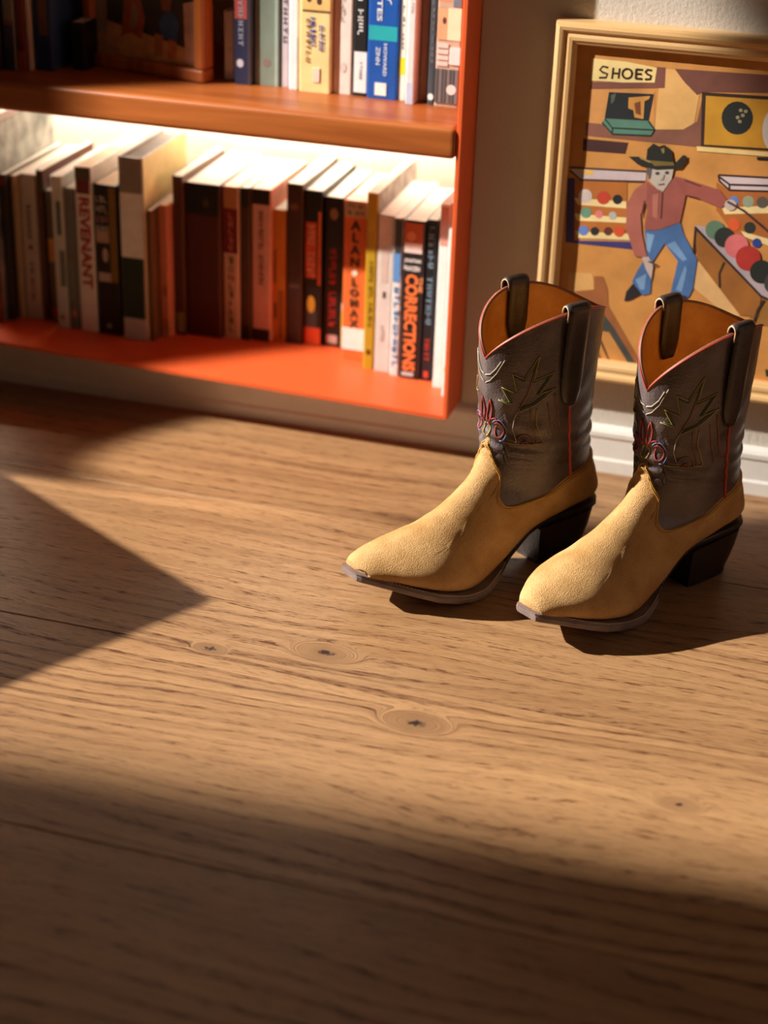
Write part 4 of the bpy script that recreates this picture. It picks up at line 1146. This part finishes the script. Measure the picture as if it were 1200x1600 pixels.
def make_boot(label, loc, rz, curl, bulge, dip):
    BULGE[0] = bulge
    RIM_DIP[0] = dip
    root = tag(empty('cowboy_boot', loc, rz), label, 'boot', 'pair of cowboy boots')
    # upper
    def voffs(t, u):
        if t < 0.0001: return 0.0002
        return 0.0017
    vamp = sheet('vamp', v_seam, lambda u: NK - 0.02, 84, voffs, M_SUEDE, root, curl, True)
    vamp['label'] = 'tan suede foot of the boot'
    shaft = sheet('shaft', v_rim, lambda u: v_seam(u) + 0.35, 60, lambda t, u: 0.0, M_LEATHER, root, curl)
    shaft['label'] = 'grey brown leather shaft with stitched flames'
    lining = sheet('lining', v_rim, lambda u: v_seam(u) + 0.6, 40, lambda t, u: -0.0030, M_LINING, root, curl)
    lining['label'] = 'ochre leather lining'
    # rim: leather edge bridging shaft and lining, and red piping on it
    rimpts = [surf(u, v_rim(u), -0.0015, curl) + Vector((0, 0, 0.0004)) for u in US]
    tube('rim_edge', rimpts, 0.0019, plain((128, 84, 60), 0.5), root, 6, True)
    tube('rim_piping', [surf(u, v_rim(u), 0.0003, curl) + Vector((0, 0, 0.0008)) for u in US], 0.0008, M_PIPE, root, 6, True)
    # seam edge of the vamp: a doubled row of stitching
    for dv, c in ((0.10, (206, 160, 70)), (0.24, (196, 146, 64))):
        tube('vamp_stitching', [surf(u, v_seam(u) + dv, 0.0021, curl) for u in US], 0.00055, plain(c, 0.6), root, 5, True)
    # side seams with red piping
    for sgn in (1, -1):
        pts = []
        u = math.radians(93) * sgn
        a, b_ = v_of_z(0.222), v_seam(u)
        for k in range(26):
            v = a + (b_ - a) * k / 25
            pts.append(surf(u + 0.10 * sgn * math.sin(k / 25 * 3.0 - 0.6), v, 0.0008, curl))
        tube('side_piping', pts, 0.0016, M_PIPE, root, 7)
    # pull straps folded over the rim
    for sgn in (1, -1):
        uc = math.radians(91) * sgn
        half = 0.0150
        zr = rim_z(91)
        path = []
        for k in range(10):
            path.append((zr - 0.058 + 0.058 * k / 9.0, -0.0056))
        for k in range(1, 8):
            t = math.pi * k / 8
            path.append((zr + 0.0085 * math.sin(t), -0.0056 * math.cos(t) - 0.0002))
        for k in range(16):
            path.append((zr - 0.102 * k / 15.0, 0.0048 - 0.0014 * min(1, k / 8)))
        # width tapers to rounded ends
        L = len(path)
        rows_o, rows_i = [], []
        p_mid = surf(uc, v_of_z(zr), 0, curl)
        tang = (surf(uc + 0.02, v_of_z(zr), 0, curl, False) - surf(uc - 0.02, v_of_z(zr), 0, curl, False)).normalized()
        nrm = Vector((tang.y, -tang.x, 0))
        if nrm.dot(Vector((0, sgn, 0))) < 0: nrm = -nrm
        for k, (z, o) in enumerate(path):
            wv = half
            if k >= L - 4: wv = half * (0.97, 0.90, 0.74, 0.45)[k - (L - 4)]
            if k < 3: wv = half * (0.62, 0.80, 0.92)[k]
            ro, ri = [], []
            for j in range(7):
                f = -1 + 2 * j / 6.0
                zz = min(z, 0.311)
                base = surf(uc + f * wv / 0.078, v_of_z(zz), o, curl, False)
                if z > zr - 0.001:
                    base = surf(uc + f * wv / 0.078, v_of_z(min(zz, zr)), o, curl, False)
                    base.z = z
                ro.append(base)
            rows_o.append(ro)
        # thickness along the path normal
        verts, faces = [], []
        th = 0.0026
        for k in range(L):
            a, b_ = rows_o[max(k - 1, 0)], rows_o[min(k + 1, L - 1)]
            for j in range(7):
                d = (b_[j] - a[j]).normalized()
                nn = d.cross(tang)
                if nn.length < 1e-6: nn = nrm.copy()
                nn.normalize()
                # outward on the outer run, inward on the inner run
                ref = nrm if k > 16 else (-nrm if k < 10 else Vector((0, 0, 1)))
                if nn.dot(ref) < 0: nn = -nn
                verts.append(rows_o[k][j])
                verts.append(rows_o[k][j] + nn * th * (0.55 if j in (0, 6) else 1.0))
        def idx(k, j, s): return (k * 7 + j) * 2 + s
        for k in range(L - 1):
            for j in range(6):
                faces.append((idx(k, j, 1), idx(k + 1, j, 1), idx(k + 1, j + 1, 1), idx(k, j + 1, 1)))
                faces.append((idx(k, j, 0), idx(k, j + 1, 0), idx(k + 1, j + 1, 0), idx(k + 1, j, 0)))
            faces.append((idx(k, 0, 0), idx(k + 1, 0, 0), idx(k + 1, 0, 1), idx(k, 0, 1)))
            faces.append((idx(k, 6, 1), idx(k + 1, 6, 1), idx(k + 1, 6, 0), idx(k, 6, 0)))
        for k in (0, L - 1):
            for j in range(6):
                faces.append((idx(k, j, 0), idx(k, j, 1), idx(k, j + 1, 1), idx(k, j + 1, 0)))
        bm = bmesh.new()
        bv = [bm.verts.new(v) for v in verts]
        for f in faces: bm.faces.new([bv[i] for i in f])
        st = from_bm('pull_strap', bm, M_STRAP, root, True)
        # pale cut edge of the strap loop
        edge = [rows_o[k][0 if sgn > 0 else 6] for k in range(9, 19)]
        tube('strap_edge', edge, 0.0009, plain((214, 178, 140), 0.6), st, 5)
    # decorative stitching on the shaft, the same on both sides
    PAL = {'y': (176, 150, 78), 'r': (160, 54, 52), 'b': (104, 122, 176), 'g': (66, 104, 60), 'w': (176, 164, 146), 'o': (150, 92, 48)}
    def stitch(pts, c, r=0.00055, mirror=True):
        for s in ((1, -1) if mirror else (1,)):
            dense = []
            for (a0, z0), (a1, z1) in zip(pts[:-1], pts[1:]):
                nseg = max(2, int(max(abs(a1 - a0) / 3.0, abs(z1 - z0) / 0.003)))
                for k in range(nseg):
                    t = k / nseg
                    dense.append((s * (a0 + (a1 - a0) * t), z0 + (z1 - z0) * t))
            dense.append((s * pts[-1][0], pts[-1][1]))
            tube('stitching', [on_shaft(q, 0.0006, curl) for q in dense], r, plain(PAL[c], 0.6), shaft, 5)
    def arc(ca, cz, ra, rz_, t0, t1, n=14, shrink=0.0):
        out = []
        for k in range(n + 1):
            t = math.radians(t0 + (t1 - t0) * k / n)
            f = 1 - shrink * k / n
            out.append((ca + ra * f * math.cos(t), cz + rz_ * f * math.sin(t)))
        return out
    # arcs below the front dip
    lo = 0.052 - dip
    stitch([(0, .233 + lo), (8, .235 + lo), (16, .243 + lo), (22, .252 + lo * 0.8)], 'w', 0.0007)
    stitch([(0, .224 + lo), (8, .228 + lo), (17, .238 + lo), (26, .254 + lo * 0.7)], 'w')
    # flame leaf on each side, doubled
    leaf = [(19, .208), (34, .205), (23, .223), (40, .217), (35, .240), (47, .234), (60, .260), (56, .232), (75, .240), (62, .216), (77, .222), (58, .204), (43, .197)]
    stitch(leaf, 'y')
    stitch([(a * 0.86 + 6.3, z * 0.86 + .030) for a, z in leaf], 'g')
    stitch([(42, .198), (50, .215), (57, .245)], 'o')
    stitch([(42, .198), (38, .190), (36, .175), (40, .164)], 'w')
    stitch([(60, .200), (60, .182), (67, .162), (60, .139), (44, .133), (26, .139)], 'y')
    stitch([(54, .198), (55, .184), (61, .163), (55, .145), (44, .140)], 'o')
    stitch([(70, .205), (74, .180), (80, .160)], 'o')
    stitch([(76, .215), (80, .190), (85, .170)], 'o')
    stitch(arc(50, .157, 11, .0140, 160, -400, 34, 0.78), 'o', 0.0007)
    # red bud and small scroll at the front
    stitch([(4, .178), (2, .188), (4, .198), (7, .206), (10, .197), (9, .186), (4, .178)], 'r', 0.0009)
    stitch([(9, .184), (15, .186), (20, .180)], 'r', 0.0008)
    stitch(arc(19, .172, 8, .0095, 130, -230, 22, 0.4), 'r', 0.0008)
    stitch(arc(19, .172, 10.5, .0125, 140, -80, 18, 0.05), 'b', 0.0007)
    stitch(arc(1, .170, 5, .007, 90, -90, 10), 'y', 0.0008)
    # sole with welt
    xs = [-0.008, -0.003, .004, .010, .02, .035, .05, .065, .08, .09, .10, .11, .12, .13, .14, .15, .16, .17, .18, .19, .20, .22, .24, .255, .27, .28, .29, .296, .300, .3035, .3065]
    def sole_mesh(name, z_off, th, grow, mat, x_from=-0.01, x_to=1.0):
        verts, faces = [], []
        st = [x for x in xs if x_from <= x <= x_to]
        for x in st:
            hw = sole_hw(x) + grow
            yc = centre(x, curl)
            zb = sole_z(x) + z_off
            for (yy, zz) in ((-hw + .0012, 0), (hw - .0012, 0), (hw, .0014), (hw, th - .0014), (hw - .0012, th), (-hw + .0012, th), (-hw, th - .0014), (-hw, .0014)):
                verts.append((x, yc + yy, zb + zz))
        n = len(st)
        for i in range(n - 1):
            for k in range(8):
                faces.append((i * 8 + k, i * 8 + (k + 1) % 8, (i + 1) * 8 + (k + 1) % 8, (i + 1) * 8 + k))
        faces.append(tuple(range(7, -1, -1)))
        faces.append(tuple((n - 1) * 8 + k for k in range(8)))
        bm = bmesh.new()
        bv = [bm.verts.new(v) for v in verts]
        for f in faces: bm.faces.new([bv[i] for i in f])
        return from_bm(name, bm, mat, root, False)
    sole_mesh('sole', 0.0, 0.0068, 0.0, M_SOLE, 0.149)
    sole_mesh('shank', 0.0, 0.0068, -0.0015, M_HEEL, -0.01, 0.1505)  # arch part of the sole, its shade put in as the dark heel colour
    welt = sole_mesh('welt', 0.0066, 0.0022, -0.0006, M_SOLE, 0.139)
    pts = []
    for s in (1, -1):
        seq = [x for x in np.linspace(0.15, 0.297, 52)]
        if s < 0: seq = seq[::-1]
        for x in seq:
            hw = sole_hw(x) - 0.0022
            yc = centre(x, curl)
            pts.append((x, yc + s * hw, sole_z(x) + 0.0091))
    # stitches along the welt as short dashes
    bm = bmesh.new()
    for i in range(0, len(pts) - 1):
        a, b_ = Vector(pts[i]), Vector(pts[i + 1])
        mdir = (b_ - a)
        if mdir.length > 0.012: continue
        c = (a + b_) / 2
        d = mdir.normalized() * 0.0013
        sv = Vector((-d.y, d.x, 0)).normalized() * 0.0004
        q = [c - d - sv, c + d - sv, c + d + sv, c - d + sv]
        lo = [bm.verts.new(v) for v in q]
        hi = [bm.verts.new(v + Vector((0, 0, 0.0006))) for v in q]
        bm.faces.new(hi)
        for k in range(4): bm.faces.new([lo[k], lo[(k + 1) % 4], hi[(k + 1) % 4], hi[k]])
    tag(from_bm('welt_stitching', bm, plain((190, 170, 150), 0.7), welt), kind='stuff')
    # stacked heel, undercut at the back, with a rubber cap
    def heel_ring(z, t):
        bx = -0.003 + 0.011 * t
        fx = 0.090 - 0.005 * t
        hw = 0.0355 - 0.0065 * t
        ring = [(fx, hw * 0.93), (fx, 0), (fx, -hw * 0.93), (fx - 0.010, -hw)]
        for k in range(13):
            a = math.radians(-90 - 180 * k / 12)
            ring.append((bx + 0.030 + 0.030 * math.cos(a), hw * math.sin(a)))
        ring.append((fx - 0.010, hw))
        return [(x, y, z) for x, y in ring]
    def loft(name, levels, mat):
        rings = [heel_ring(z, t) for z, t in levels]
        n = len(rings[0])
        verts = [v for r_ in rings for v in r_]
        faces = []
        for i in range(len(rings) - 1):
            for k in range(n):
                faces.append((i * n + k, i * n + (k + 1) % n, (i + 1) * n + (k + 1) % n, (i + 1) * n + k))
        faces.append(tuple(range(n))); faces.append(tuple((len(rings) - 1) * n + k for k in range(n)))
        bm = bmesh.new()
        bv = [bm.verts.new(v) for v in verts]
        for f in faces: bm.faces.new([bv[i] for i in f])
        # the top follows the sloped seat
        for v in bv[(len(rings) - 1) * n:]:
            v.co.z = min(v.co.z, sole_z(v.co.x) + 0.001) if name == 'heel' else v.co.z
        return from_bm(name, bm, mat, root, False)
    loft('heel', [(0.0062, 1.0), (0.018, 0.66), (0.034, 0.28), (0.054, 0.0)], M_HEEL)
    loft('heel_cap', [(0.0, 1.02), (0.006, 1.0)], plain((22, 18, 17), 0.5, 0.1))
    return root

make_boot('tan suede cowboy boot on the left, in front of the bookcase corner', (0.191, -0.190, 0), math.radians(232.5), -0.25, 0.007, 0.052)
make_boot('tan suede cowboy boot on the right, under the painting', (0.352, -0.184, 0), math.radians(236), 0.02, 0.0, 0.063)

# ------------------------------------------------------------------ out of view: what shades the sun on this floor
cot = math.cos(SUN_EL) / math.sin(SUN_EL)
def caster(shadow_xy, h):
    """the point at height h whose shadow falls on the floor at shadow_xy"""
    return Vector((shadow_xy[0] - h * cot * math.cos(SUN_AZ), shadow_xy[1] - h * cot * math.sin(SUN_AZ), h))
M_WAL = stained_wood('walnut', (84, 54, 34), (116, 78, 50), 0.4)
M_PANEL = plain((120, 100, 80), 0.6)

# unseen square seat, added so its corner throws the pointed shadow
c = caster((-0.142, -0.467), 0.45)
shade_stool = tag(empty('shade_stool', (c.x, c.y, 0), math.atan2(-0.361, -0.205) ), 'unseen square wooden seat, added to cast the pointed shadow', 'shade_stool')
e1 = Vector((-0.361, 0.205, 0)).normalized(); e2 = Vector((-0.143, -0.212, 0)).normalized()
shade_stool.rotation_euler = (0, 0, math.atan2(e1.y, e1.x))
SZ = 0.52
box('seat', (0, 0, 0.415), (SZ, SZ, 0.45), M_WAL, shade_stool, 0.004, 2)
for (ax, ay) in ((.03, .03), (SZ - .07, .03), (.03, SZ - .07), (SZ - .07, SZ - .07)):
    box('leg', (ax, ay, 0), (ax + .04, ay + .04, 0.416), M_WAL, shade_stool, 0.003)

# unseen tall cabinet, added so its front edge shades the floor by the wall
tx, ty = -0.27 - 2.1 * math.cos(SUN_AZ), -0.235 - 2.1 * math.sin(SUN_AZ)
wr = tag(empty('shade_wardrobe', (tx, 0, 0)), 'unseen tall brown cabinet, added to keep the sun off the floor by the wall', 'shade_wardrobe')
box('body', (-0.9, ty, 0.06), (0, -0.016, 2.25), M_PANEL, wr, 0.003)
box('plinth', (-0.88, ty + 0.04, 0.0), (-0.02, -0.03, 0.061), M_PANEL, wr)
for k in range(2):
    d = box('door', (-0.9 + 0.45 * k + .003, ty - 0.018, 0.07), (-0.45 + 0.45 * k - .003, ty + 0.001, 2.24), M_PANEL, wr, 0.002)
    box('handle', (-0.47 if k == 0 else -0.45 + .012, ty - 0.04, 1.0), (-0.458 if k == 0 else -0.426, ty - 0.017, 1.2), plain((120, 110, 90), 0.3), d)

# slab added far out of view: its edge ends the sunlit part of the floor
xw = -9.0
yj = -0.775 - (0.1 - xw) * math.tan(SUN_AZ)
tag(box('sun_edge_slab', (xw - 0.15, yj - 5.0, -0.05), (xw, yj, 6.5), M_DARKWOOD), kind='structure')
